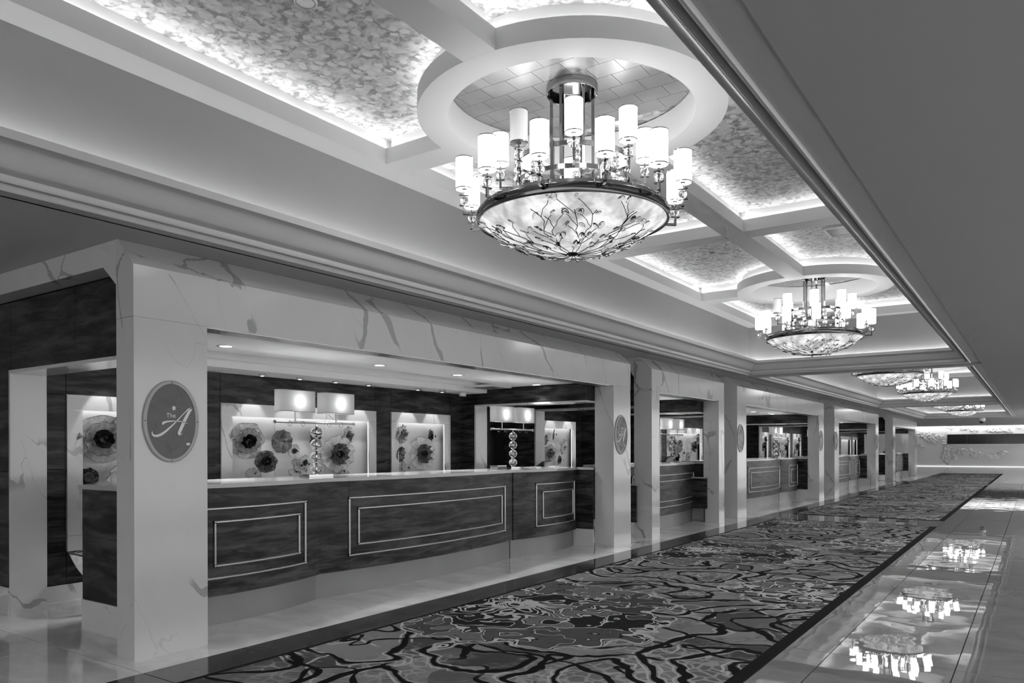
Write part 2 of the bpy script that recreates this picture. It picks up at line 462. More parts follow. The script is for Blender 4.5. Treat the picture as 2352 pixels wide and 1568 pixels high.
# polished cross bands between the carpets
for ya, yb in ((15.745, 17.12), (33.95, 34.75)):
    for x0, x1 in ((-4.775, -3.70), (-3.70, -2.60), (-2.60, -1.497)):
        tile(x0, x1, ya, yb, 'floor_tile')
for y in ys:
    if y > -1:
        a, b = y, y + TP
        for lo, hi in ((-9, 15.745), (17.12, 33.95), (34.75, 48.6)):
            a2, b2 = max(a, lo), min(b, hi)
            if b2 - a2 > .05: tile(-4.775, -4.386, a2, b2, 'border_stone', 'border_slab')
def carpet(y0, y1, label):
    e = tag(empty('carpet_runner', (-2.94, (y0 + y1) / 2, 0)), label, 'carpet', 'patterned carpet runners')
    B(-4.345, -1.588, y0 + .05, y1 - .05, -.004, .006).build('pile', 'carpet', e)
    B(-4.383, -4.345, y0, y1, -.004, .006).build('edging', 'carpet_edge', e)
    B(-1.588, -1.5, y0, y1, -.004, .006).build('edging', 'carpet_edge', e)
    B(-4.345, -1.588, y0, y0 + .05, -.004, .006).build('edging', 'carpet_edge', e)
    B(-4.345, -1.588, y1 - .05, y1, -.004, .006).build('edging', 'carpet_edge', e)
carpet(-1.5, 15.745, 'large floral patterned carpet runner in front of the nearest booths')
carpet(17.12, 33.95, 'floral carpet runner in the middle of the hall beyond the polished marble band')
carpet(34.75, 48.6, 'farthest floral carpet runner, ending before the map wall')

# ------------------------------------------------------------------ outer walls
wl = struct(B(-8.75, -8.6, -9, YF, 0, ZS + .1).build('wall_left', 'wall_paint'))
# walls right and behind the camera left out so the grey world adds fill light

# ------------------------------------------------------------------ ceiling
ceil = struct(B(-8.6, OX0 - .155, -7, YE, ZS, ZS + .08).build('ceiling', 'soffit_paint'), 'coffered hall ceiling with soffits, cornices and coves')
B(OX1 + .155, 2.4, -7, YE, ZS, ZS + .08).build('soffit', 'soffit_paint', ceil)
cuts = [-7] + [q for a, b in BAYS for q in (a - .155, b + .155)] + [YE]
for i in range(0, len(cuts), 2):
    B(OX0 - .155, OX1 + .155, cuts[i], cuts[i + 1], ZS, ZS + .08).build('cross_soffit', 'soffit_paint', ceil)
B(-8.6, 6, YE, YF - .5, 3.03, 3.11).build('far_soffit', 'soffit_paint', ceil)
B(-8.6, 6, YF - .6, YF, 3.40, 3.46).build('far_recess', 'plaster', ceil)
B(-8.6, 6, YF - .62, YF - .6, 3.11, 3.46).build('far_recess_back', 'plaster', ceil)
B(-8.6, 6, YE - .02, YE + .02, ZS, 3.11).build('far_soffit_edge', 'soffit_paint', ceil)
def sweep(mb, prof, x0, x1, y0, y1, close=False):
    k = len(prof); vs = []
    for e, z in prof:
        vs += [(x0 + e, y0 + e, z), (x1 - e, y0 + e, z), (x1 - e, y1 - e, z), (x0 + e, y1 - e, z)]
    fs = [(i * 4 + j, i * 4 + (j + 1) % 4, ((i + 1) % k) * 4 + (j + 1) % 4, ((i + 1) % k) * 4 + j) for i in range(k if close else k - 1) for j in range(4)]
    mb.add(vs, fs); return mb
cyma = []
for i in range(13):
    t = i / 12
    cyma.append((.088 + .142 * t, 2.985 + .135 * (.5 * t + .5 * (t - sin(2 * PI * t) / (2 * PI) * 1.3))))
prof = [(-.155, ZS), (-.155, 2.926), (-.014, 2.926), (-.014, 2.918), (-.006, 2.908), (.006, 2.908), (.014, 2.918), (.014, 2.948), (.030, 2.948), (.036, 2.956), (.048, 2.962),
        (.048, 2.950), (.056, 2.940), (.068, 2.940), (.076, 2.950), (.076, 2.980)] + cyma + [(.243, 3.121), (.25, 3.125), (.25, 3.175), (.232, 3.175), (.232, 3.142), (0, 3.142)]
ZB, ZL, ZC = 3.87, 4.004, 4.12
R0, R1 = .90, 1.122
XC = -2.825
BW, SH = .145, .06
def clip_square(x0, x1, y0, y1, cx, cy, r):
    """convex polygon of a square clipped by a 48-gon"""
    poly = [(x0, y0), (x1, y0), (x1, y1), (x0, y1)]
    n = 48
    for k in range(n):
        a0, a1 = 2 * PI * k / n, 2 * PI * (k + 1) / n
        ax, ay = cx + r * cos(a0), cy + r * sin(a0); bx, by = cx + r * cos(a1), cy + r * sin(a1)
        def side(p): return (bx - ax) * (p[1] - ay) - (by - ay) * (p[0] - ax)
        new = []
        for i in range(len(poly)):
            p, q = poly[i - 1], poly[i]; sp, sq = side(p), side(q)
            if (sp >= 0) != (sq >= 0):
                t = sp / (sp - sq); new.append((p[0] + (q[0] - p[0]) * t, p[1] + (q[1] - p[1]) * t))
            if sq >= 0: new.append(q)
        poly = new
        if not poly: return None
    return poly
RINGS = []
for bi, (y0, y1) in enumerate(BAYS):
    ym = (y0 + y1) / 2
    if bi == 0: yr, plain = [-2.54, 4.86, 12.256], [1.16, 8.63]
    else: yr, plain = [ym - 3.7, ym + 3.7], [ym]
    RINGS += yr[-2:]
    sweep(MB(), prof, OX0, OX1, y0, y1).build('cornice', 'cornice_paint', ceil, 40)
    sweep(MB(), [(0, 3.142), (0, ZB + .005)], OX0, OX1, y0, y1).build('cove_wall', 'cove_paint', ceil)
    sweep(MB(), [(.035, 3.149), (.06, 3.149)], OX0, OX1, y0, y1).build('led_strip', 'led_wall', ceil)
    # perimeter beam
    sweep(MB(), [(0, ZB), (.24, ZB), (.24, ZL), (.222, ZL), (.222, ZB + .02), (.165, ZB + .02), (.165, ZC)], OX0, OX1, y0, y1).build('perimeter_beam', 'plaster', ceil)
    mb = MB()
    # longitudinal and cross beams, split at the rings
    segs = []
    st = y0 + .23
    for q in yr:
        segs.append(('y', XC, st, q - R1 + .02)); st = q + R1 - .02
    segs.append(('y', XC, st, y1 - .23))
    for q in yr:
        segs += [('x', q, OX0 + .23, XC - R1 + .02), ('x', q, XC + R1 - .02, OX1 - .23)]
    for q in plain: segs += [('x', q, OX0 + .23, XC - .12), ('x', q, XC + .12, OX1 - .23)]
    for kind, c, a, b in segs:
        hw = BW if kind == 'x' else .125
        mb = MB()
        secs = [(-hw, hw, ZB + .0006, ZB + .02), (-hw, -hw + .018, ZB + .02, ZL), (hw - .018, hw, ZB + .02, ZL), (-hw + SH + .018, hw - SH - .018, ZB + .02, ZC)]
        for u0, u1, z0, z1 in secs:
            if kind == 'y': mb.box(c + u0, c + u1, a, b, z0, z1)
            else: mb.box(a, b, c + u0, c + u1, z0, z1)
        mb.build('beam', 'plaster', ceil)
    for q in yr:
        n = 72
        mb = MB()
        mb.lathe([(R0, ZC - .012), (R0, ZB), (R1, ZB), (R1, ZL), (R1 - .018, ZL), (R1 - .018, ZB + .02), (R1 - .018 - SH, ZB + .02), (R1 - .018 - SH, ZC), ], n, XC, q)
        mb.build('ring', 'plaster', ceil, 35)
        # silver leaf squares inside the ring
        nx = 8; st_ = 2 * R0 / nx
        for iy in range(nx + 1):
            for ix in range(nx + 1):
                xa = XC - R0 - (st_ / 2 if iy % 2 else 0) + ix * st_; ya = q - R0 + iy * st_ * .8 + .0
                if iy * st_ * .8 > 2 * R0: continue
                pl = clip_square(xa + .0015, xa + st_ - .0015, ya + .0015, ya + st_ * .8 - .0015, XC, q, R0)
                if pl and len(pl) > 2: MB().prism(pl, 2, ZC - .010, ZC - .004 + .0006 * random.random()).build('leaf_square', 'silver_leaf', ceil)
    # coffers
    yb = sorted([y0 + .24, y1 - .24] + yr + plain); NL = len(yb) - 1
    for i in range(NL):
        for s_ in (0, 1):
            xa, xb = (OX0 + .16, XC - .04) if s_ == 0 else (XC + .04, OX1 - .16)
            B(xa, xb, yb[i] - (0.08 if i == 0 else .0), yb[i + 1] + (.08 if i == NL - 1 else 0), ZC, ZC + .02).build('coffer_panel', 'coffer_paper', ceil)
            # hidden light strips of this coffer: walk the sides on the beam shelves
            zl = ZL - .012; k = .028; xin = OX0 + .24 if s_ == 0 else OX1 - .24
            x_out = xin - .055 if s_ == 0 else xin + .055           # on the perimeter shelf
            x_mid = XC - .125 + .060 if s_ == 0 else XC + .125 - .060
            ylo = yb[i] + (-.04 if i == 0 else BW - .060); yhi = yb[i + 1] + (.04 if i == NL - 1 else -BW + .060)
            led = MB()
            yctr = (ylo + yhi) / 2; xctr = (x_out + x_mid) / 2
            def strip(ax, ay, bx, by, w=.012):
                # tape tilted towards the middle of the coffer
                if abs(ax - bx) < 1e-6:
                    zl0, zl1 = (ZL + .004, ZL - .020) if ax < xctr else (ZL - .020, ZL + .004)
                    led.add([(ax - w, ay, zl0), (ax + w, ay, zl1), (ax + w, by, zl1), (ax - w, by, zl0)], [(0, 1, 2, 3)])
                else:
                    zl0, zl1 = (ZL + .004, ZL - .020) if ay < yctr else (ZL - .020, ZL + .004)
                    led.add([(ax, ay - w, zl0), (bx, ay - w, zl0), (bx, ay + w, zl1), (ax, ay + w, zl1)], [(0, 1, 2, 3)])
            strip(x_out, ylo, x_out, yhi)
            low_ring = yb[i] in yr
            ringed = yb[i] if low_ring else yb[i + 1]
            # beam side that runs into the ring and the plain beam side
            ra = R1 - .062
            if low_ring:
                strip(x_mid, ringed + ra, x_mid, yhi); strip(x_out, ylo, XC - ra if s_ == 0 else XC + ra, ylo)
                strip(x_out, yhi, x_mid, yhi)
                a0, a1 = (PI / 2, PI) if s_ == 0 else (0, PI / 2)
            else:
                strip(x_mid, ylo, x_mid, ringed - ra); strip(x_out, yhi, XC - ra if s_ == 0 else XC + ra, yhi)
                strip(x_out, ylo, x_mid, ylo)
                a0, a1 = (PI, 1.5 * PI) if s_ == 0 else (1.5 * PI, 2 * PI)
            arc = 10; pts = []
            for t in range(arc + 1):
                a = a0 + .1 + (a1 - a0 - .2) * t / arc
                pts += [(XC + (ra - .012) * cos(a), ringed + (ra - .012) * sin(a), ZL + .004), (XC + (ra + .012) * cos(a), ringed + (ra + .012) * sin(a), ZL - .020)]
            led.add(pts, [(2 * t, 2 * t + 1, 2 * t + 3, 2 * t + 2) for t in range(arc)])
            led.build('led_strip', 'led_coffer', ceil)

# ------------------------------------------------------------------ far wall with relief map
def far_pt(zx, zy):
    fx, fy, v = pray(2080 + zx * .12116, 920 + zy * .12116)
    d = YF / fy
    return fx * d, 1.45 + v * d
wf = struct(B(-8.6, 6, YF, YF + .2, 0, 3.46).build('wall_far', 'far_paint'), 'far end wall with raised plaster map')
blobs_lo = [(300, 640, 110, 70), (430, 670, 150, 90), (540, 730, 140, 90), (640, 700, 90, 60), (310, 860, 70, 50), (720, 800, 60, 60), (800, 920, 95, 75), (770, 1060, 95, 90), (820, 1160, 80, 60), (930, 1080, 60, 70), (1080, 970, 140, 80), (1220, 950, 90, 70), (1370, 1030, 140, 70), (1640, 1060, 150, 55), (1850, 980, 150, 45)]
blobs_hi = [(860, 510, 110, 42), (1100, 520, 120, 42), (1290, 550, 95, 55), (1700, 555, 230, 60), (1950, 565, 120, 55), (2180, 510, 110, 55), (1500, 480, 120, 22)]
def relief(blobs, name, nx, nz):
    E = []
    for a, b, rx, rz in blobs:
        X0, Z0 = far_pt(a, b); X1, _ = far_pt(a + rx, b); _, Z1 = far_pt(a, b + rz); E.append((X0, Z0, abs(X1 - X0), abs(Z1 - Z0)))
    xa = min(e[0] - e[2] * 1.2 for e in E); xb = max(e[0] + e[2] * 1.2 for e in E); za = min(e[1] - e[3] * 1.2 for e in E); zb = max(e[1] + e[3] * 1.2 for e in E)
    H = {}
    for i in range(nx + 1):
        for j in range(nz + 1):
            x = xa + (xb - xa) * i / nx; z = za + (zb - za) * j / nz
            h = max(1 - ((x - e[0]) / e[2]) ** 2 - ((z - e[1]) / e[3]) ** 2 for e in E)
            h += .55 * noise.noise(Vector((x * 2.2, z * 2.2, 3.1)))
            if h > .06: H[i, j] = (x, YF - .02 - .09 * min(h, .6) - .09 * noise.noise(Vector((x * 7, z * 9, 0))) - .05 * noise.noise(Vector((x * 17, z * 17, 1))), z)
    idx = {k: n for n, k in enumerate(H)}
    mb = MB(); mb.v = list(H.values())
    mb.f = [(idx[i, j], idx[i + 1, j], idx[i + 1, j + 1], idx[i, j + 1]) for i, j in H if (i + 1, j) in H and (i + 1, j + 1) in H and (i, j + 1) in H]
    # skirts back to the wall
    mb.build(name, 'far_paint', wf, 60)
relief(blobs_lo, 'map_relief', 150, 60); relief(blobs_hi, 'map_relief', 150, 24)
sx0, sz1 = far_pt(790, 640); _, sz0 = far_pt(790, 822)
for i in range(7):
    a = sx0 + i * 1.285
    e = tag(empty('wall_display', (a + .64, YF, sz0)), ORD[i] + ' dark screen from the left in the long row on the map wall', 'screen', 'dark screens across the map wall')
    B(a + .004, a + 1.281, YF - .07, YF, sz0, sz1).build('panel', 'screen', e)
    B(a, a + 1.285, YF - .075, YF, sz0 - .05, sz0).build('frame', 'white_plastic', e)
    B(a, a + 1.285, YF - .075, YF, sz1, sz1 + .03).build('frame', 'white_plastic', e)
struct(B(-8.6, 5, YF - .05, YF, 0, .022).build('baseboard_far', 'led_far'))
B(-8.0, 5.5, YF - .53, YF - .50, 3.125, 3.13).build('led_strip', 'led_slot', ceil)

# ------------------------------------------------------------------ marble portals
PORT_L = ['wide marble portal framing the nearest booth, veined pillar at front left', 'narrow marble portal, second along the hall', 'third marble portal along the hall, wide opening', 'fourth marble portal along the hall', 'last marble portal, nearest to the map wall']
for k, (y0, y1, w) in enumerate(PORT):
    e = tag(empty('marble_portal', (XP - .15, (y0 + y1) / 2, 0)), PORT_L[k], 'portal', 'marble portals along the booths')
    XB = XP - (.225 if k == 0 else .31); g = .0015
    for a, b, near in ((y0, y0 + w, True), (y1 - w, y1, False)):
        B(XP - (.225 if (k == 0 and near) else .31), XP, a + g, b - g, 0, 2.362 - g).build('pillar', 'marble', e)
    MB().prism([(XP, 2.362), (XP, 2.72), (XP - .20, ZS - .001), (XB, ZS - .001), (XB, 2.362)], 1, y0, y1).build('lintel', 'marble', e)
    B(XB, XP - .03, y0 + w, y1 - w, 2.354, 2.361).build('soffit_strip', 'satin_metal', e)

# ------------------------------------------------------------------ oval signs
A_STROKES = [
    ([(1004, 548), (960, 560), (900, 612), (825, 690), (735, 788), (640, 880), (545, 962), (470, 1005), (410, 1016), (372, 1000), (358, 970), (366, 944)], [26, 24, 14, 15, 20, 28, 36, 40, 36, 28, 18, 4]),
    ([(1006, 550), (960, 615), (905, 720), (858, 820), (818, 910), (797, 960), (800, 985), (822, 984), (850, 968)], [34, 46, 52, 54, 52, 46, 34, 16, 4]),
    ([(528, 832), (535, 806), (575, 786), (640, 774), (730, 768), (820, 773), (890, 787), (946, 806)], [20, 40, 30, 22, 16, 14, 10, 4])]
def sgn(x, y): return ((x - 675) * .000463, -(y - 776) * .000434)
def ribbon(mb, pts, wid, X, y0, z0, th, res=6):
    P = []
    for i in range(len(pts) - 1):
        p0, p1, p2, p3 = pts[max(i - 1, 0)], pts[i], pts[i + 1], pts[min(i + 2, len(pts) - 1)]
        for t in range(res):
            u = t / res
            f = lambda a, b, c, d: .5 * (2 * b + (c - a) * u + (2 * a - 5 * b + 4 * c - d) * u * u + (3 * b - a - 3 * c + d) * u ** 3)
            P.append((f(p0[0], p1[0], p2[0], p3[0]), f(p0[1], p1[1], p2[1], p3[1]), (wid[i] * (1 - u) + wid[i + 1] * u) if isinstance(wid, list) else wid))
    P.append((pts[-1][0], pts[-1][1], wid[-1] if isinstance(wid, list) else wid))
    vs = []
    for i, (x, y, w) in enumerate(P):
        a = P[max(i - 1, 0)]; b = P[min(i + 1, len(P) - 1)]
        dx, dy = b[0] - a[0], b[1] - a[1]; L = math.hypot(dx, dy) or 1
        nx, ny = -dy / L * w / 2, dx / L * w / 2
        for q in ((x + nx, y + ny), (x - nx, y - ny)):
            s_ = sgn(*q); vs += [(X, y0 + s_[0], z0 + s_[1]), (X + th, y0 + s_[0], z0 + s_[1])]
    fs = []
    for i in range(len(P) - 1):
        a, b = i * 4, i * 4 + 4
        fs += [(a + 1, a + 3, b + 3, b + 1), (a, a + 1, b + 1, b), (a + 2, b + 2, b + 3, a + 3), (a, b, b + 2, a + 2)]
    mb.add(vs, fs)
def petal(mb, cx, cy, ang, L, wd, X, y0, z0):
    pts = []
    for i in range(13):
        t = i / 12; s_ = sin(PI * t) ** .7; r = L * (1 - abs(2 * t - 1) ** 2.2)
        a = ang + (t - .5) * wd
        pts.append((cx + r * cos(a), cy + r * sin(a)))
    ribbon(mb, pts, 5, X, y0, z0, .0012, 3)
    for q in (-.25, 0, .25):
        ribbon(mb, [(cx + L * .15 * cos(ang + q * wd * .5), cy + L * .15 * sin(ang + q * wd * .5)), (cx + L * .8 * cos(ang + q * wd), cy + L * .8 * sin(ang + q * wd))], 3, X, y0, z0, .001, 2)
SIGNS = [(3.07, 'front left pillar of the nearest portal', True), (10.18, 'right pillar of the nearest portal', True), (15.71, 'left pillar of the third portal', False), (22.87, 'right pillar of the third portal', False),
         (24.83, 'left pillar of the fourth portal', False), (32.04, 'right pillar of the fourth portal', False), (36.27, 'left pillar of the last portal', False), (43.56, 'right pillar of the last portal', False)]
for sy, where, letters in SIGNS:
    z0 = 1.648; n = 64
    e = tag(empty('oval_sign', (XP, sy, z0)), ('grey oval sign with script letter A on the ' if letters else 'grey oval sign on the ') + where, 'sign', 'oval signs on the pillars')
    def ell(a, b, X): return [(X, sy + a * cos(2 * PI * i / n), z0 + b * sin(2 * PI * i / n)) for i in range(n)]
    rim = MB(); A1, B1, A2, B2 = .211, .291, .183, .264
    L = [ell(A1, B1, XP), ell(A1, B1, XP + .012), ell(A1 - .006, B1 - .006, XP + .016), ell(A2 + .003, B2 + .003, XP + .016), ell(A2, B2, XP + .009)]
    rim.v = [q for l in L for q in l]
    rim.f = [(i * n + j, i * n + (j + 1) % n, (i + 1) * n + (j + 1) % n, (i + 1) * n + j) for i in range(4) for j in range(n)]
    rim.build('rim', 'sign_rim', e, 30)
    MB().add(ell(A2, B2, XP + .009), [tuple(range(n))]).build('face', 'sign_face', e)
    pm = MB()
    for cx, cy, ang, LL, wd in ((712, 557, -2.5, 250, .9), (712, 557, -1.55, 260, .8), (712, 557, -.5, 190, .7), (712, 557, 2.6, 220, .9), (950, 1145, -1.3, 240, .8), (720, 880, 1.5, 210, .8), (660, 1310, -.9, 230, .9), (660, 1310, -1.9, 220, .7), (450, 940, -2.0, 200, 1.0), (345, 470, 1.0, 180, .9), (345, 470, -.8, 170, .9), (870, 380, -2.0, 180, .7), (440, 1060, .3, 170, .8), (860, 1060, -.9, 200, .8)):
        petal(pm, cx, cy, ang, LL, wd, XP + .009, sy, z0)
    keep = [f for f in pm.f if all(((pm.v[i][1] - sy) / A2) ** 2 + ((pm.v[i][2] - z0) / B2) ** 2 < .985 for i in f)]
    pm.f = keep; pm.build('etched_flower', 'sign_line', e)['kind'] = 'stuff'
    if letters:
        lm = MB()
        for pts, wd in A_STROKES: ribbon(lm, pts, wd, XP + .009, sy, z0, .004)
        lm.build('letter', 'sign_letter', e)
        tc = bpy.data.curves.new('txt', 'FONT'); tc.body = 'The'; tc.size = .046; tc.align_x = 'CENTER'; tc.extrude = .0015
        to = bpy.data.objects.new('txt', tc); C.objects.link(to)
        me = bpy.data.meshes.new_from_object(to.evaluated_get(bpy.context.evaluated_depsgraph_get())); bpy.data.objects.remove(to)
        tb = MB(); s_ = sgn(662, 712)
        tb.v = [(XP + .011 + v.co.z, sy + s_[0] + v.co.x, z0 + s_[1] + v.co.y) for v in me.vertices]; tb.f = [tuple(p.vertices) for p in me.polygons]
        tb.build('lettering', 'sign_letter', e)
        for cx, cy, rx, ry in ((712, 557, 28, 38), (950, 1145, 33, 24)):
            vs = []
            for i in range(12):
                q = sgn(cx + rx * (1 + .12 * sin(i * 2.3)) * cos(2 * PI * i / 12), cy + ry * (1 + .12 * cos(i * 1.7)) * sin(2 * PI * i / 12)); vs.append((XP + .011, sy + q[0], z0 + q[1]))
            MB().add(vs, [tuple(range(12))[::-1]]).build('flower_heart', 'sign_letter', e)
    for q in ((0, .278), (0, -.278), (.197, 0), (-.197, 0)):
        B(XP + .0155, XP + .018, sy + q[0] - .004, sy + q[0] + .004, z0 + q[1] - .004, z0 + q[1] + .004).build('screw', 'dark_metal', e)

# ------------------------------------------------------------------ booth shells
XBW = -7.69
ZI = 2.40
ZK = 2.325             # lower strip of the booth ceiling over the niches
def wall_panels(parent, x, y0, y1, z0, z1, splits_y, splits_z, holes, th=.03):
    """wood panels facing +X between the split lines, leaving the niche openings free"""
    yy = sorted(set([y0, y1] + splits_y)); zz = sorted(set([z0, z1] + splits_z))
    g = .003
    for a, b in zip(yy, yy[1:]):
        for c, d in zip(zz, zz[1:]):
            if any(a >= h[0] - .01 and b <= h[1] + .01 and c >= h[2] - .01 and d <= h[3] + .01 for h in holes): continue
            B(x - th, x, a + g, b - g, c + g, d - g).build('panel', 'wood', parent)
NICHES = []
def booth(k):
    y0, y1, w = PORT[k]
    wa0, wa1 = y0 + .18, y0 + .47     # near end wall
    wb0, wb1 = (y1 - .82, y1 - .53) if k != 1 else (y1 - .60, y1 - .31)
    yc = (wa1 + wb0) / 2
    nm = BOOTH[k]
    back_x = XBW if k != 1 else -7.95
    wb = struct(B(-8.3, back_x - .145, wa1 - .3, wb0 + .3, 0, ZS).build('wall_back', 'shadow_gap'), 'wood panelled back wall of the %s booth' % nm)
    if k == 1: nl = [(12.05, 13.38)]
    else: nl = [(yc - 2.90, yc - 1.56), (yc - 1.22, yc + 1.26), (yc + 1.57, yc + 2.91)]
    zt, zb = 1.98, .47
    holes = [(a, b, zb, zt) for a, b in nl] if k != 1 else []
    sp = [q for a, b in nl for q in (a, b)] if k != 1 else [12.2, 12.8, 13.7]
    wall_panels(wb, back_x, wa1, wb0, .16, 2.345, sp, [zb, zt, 1.26] if k != 1 else [1.26, 1.98], holes)
    B(back_x - .03, back_x + .012, wa1, wb0, 0, .155).build('baseboard', 'marble_light', wb)
    # end walls with marble lined openings
    for i, (a, b) in enumerate(((wa0, wa1), (wb0, wb1))):
        we = struct(B(-8.3, -5.385, a + .03, b - .03, 2.155, ZS - .16).build('wall_end', 'shadow_gap'), '%s end wall of the %s booth above its marble lined opening' % (('near', 'far')[i], nm))
        B(-8.3, -7.42, a + .03, b - .03, 0, 2.155).build('wall_core', 'shadow_gap', we)
        XB = XP - .31; xs_ = XB + (.083 if k == 0 and i == 0 else 0) - .001; ra_, rb_ = (y0 + .001, wa0 - .001) if i == 0 else (max(wb1, y1 - .2) + .001, y1 - .001)
        MB().prism([(xs_, 2.605), (XB - .09, 2.746), (-8.5, 2.746), (-8.5, ZS - .001), (xs_, ZS - .001)], 1, ra_, rb_).build('return_header', 'marble_light', we)
        for sgn_, yy in ((-1, a), (1, b)):
            ya, yb_ = (yy, yy + .03) if sgn_ < 0 else (yy - .03, yy)
            for xa, xb in ((-8.29, -7.395), (-7.39, -6.25), (-6.245, -5.39)):
                B(xa, xb, ya, yb_, 2.15, 2.735).build('panel', 'wood', we)
            B(-8.29, -7.422, ya, yb_, .245, 1.257).build('panel', 'wood', we)
            B(-8.29, -7.422, ya, yb_, 1.263, 2.147).build('panel', 'wood', we)
            B(-8.29, -7.422, ya - .012, yb_ + .012, 0, .24).build('baseboard', 'marble_light', we)
        B(-7.42, -7.39, a - .004, b + .004, 0, 2.146).build('jamb', 'marble_light', we)
        B(-7.39, -5.385, a - .004, b + .004, 2.118, 2.147).build('lintel_lining', 'marble_light', we)
    # ceiling
    xf, xm = XP - (.226 if k == 0 else .311), -7.17
    ce = struct(B(xm, back_x, wa1, wb0, ZK, ZI).build('ceiling', 'booth_ceiling'), 'white dropped ceiling inside the %s booth' % nm)
    # front flat part with a lens shaped raised tray
    n = 28; Yc_, a_, b_ = yc, (wb0 - wa1) / 2 - .25, .30
    tray = [(-6.78 + b_ * sin(2 * PI * i / (2 * n)), Yc_ + a_ * cos(2 * PI * i / (2 * n))) for i in range(2 * n)]
    mb = MB()
    x0_, x1_ = xm, xf
    outer = []
    for x, y in tray:
        dx, dy = x + 6.78, y - Yc_
        t = min(((x1_ + 6.78) if dx > 0 else (x0_ + 6.78)) / dx if abs(dx) > 1e-6 else 1e9, ((wb0 - Yc_) if dy > 0 else (wa1 - Yc_)) / dy if abs(dy) > 1e-6 else 1e9)
        outer.append((-6.78 + dx * t, Yc_ + dy * t))
    N = len(tray)
    vs = [(x, y, ZI) for x, y in tray] + [(x, y, ZI) for x, y in outer] + [(x, y, ZI + .11) for x, y in tray]
    fs = [(i, (i + 1) % N, N + (i + 1) % N, N + i) for i in range(N)] + [(i, 2 * N + i, 2 * N + (i + 1) % N, (i + 1) % N) for i in range(N)] + [tuple(range(2 * N, 3 * N))]
    mb.add(vs, fs)
    for cxx in (x0_, x1_):
        for cyy in (wa1, wb0):
            # corner fillers between the radial fan and the rectangle corners
            idx = min(range(N), key=lambda i: (outer[i][0] - cxx) ** 2 + (outer[i][1] - cyy) ** 2)
            for j in (idx - 1, idx, idx + 1):
                p, q = outer[j % N], outer[(j + 1) % N]
                if abs(p[0] - q[0]) > 1e-4 and abs(p[1] - q[1]) > 1e-4:
                    mb.add([(p[0], p[1], ZI), (q[0], q[1], ZI), (cxx, cyy, ZI)], [(0, 1, 2)])
    mb.build('tray_ceiling', 'booth_ceiling', ce)
    B(xf - .001, x0_, wa1, wb0, ZI + .12, ZI + .14).build('tray_cap', 'booth_ceiling', ce)
    # niches
    for j, (a, b) in enumerate(nl):
        pos = ['left small', 'wide centre', 'right small'][j] if k != 1 else 'single'
        e = tag(empty('display_niche', (XN, (a + b) / 2, zb)), '%s marble framed wall niche in the %s booth' % (pos, nm), 'niche', 'marble framed niches')
        fw = .148; xb, xf_ = (back_x - .03, XN)
        for q in ((a, b, zt - fw, zt), (a, b, zb, zb + fw), (a, a + fw, zb + fw, zt - fw), (b - fw, b, zb + fw, zt - fw)):
            B(xf_ - .035, xf_, q[0] + .001, q[1] - .001, q[2] + .001, q[3] - .001).build('frame', 'marble_light', e)
        if k == 1:
            for q in ((a - .02, a), (b, b + .02)): B(xb, xf_ - .02, q[0], q[1], zb, zt).build('side_panel', 'wood', e)
            B(xb, xf_ - .02, a, b, zt - .02, zt - .005).build('top_panel', 'wood', e)
        np_ = 3 if b - a > 2 else 1
        for i in range(np_):
            p0 = a + .02 + (b - a - .04) * i / np_; p1 = a + .02 + (b - a - .04) * (i + 1) / np_
            B(XN - .14, XN - .125, p0 + .002, p1 - .002, zb + .02, zt - .02).build('back_panel', 'niche_paint', e)
        B(XN - .015, XN - .010, b - fw - .007, b - fw - .001, zb + fw, zt - fw).build('led_strip', 'lit_edge_glow', e)  # glowing sliver stands in for the lit jamb edge, not an LED
        B(XN - .095, XN - .075, a + .03, b - .03, zt - .05, zt - .045).build('led_strip', 'led_niche', e)
        NICHES.append((k, j, a, b))
    return wa1, wb0
SPOTS = []
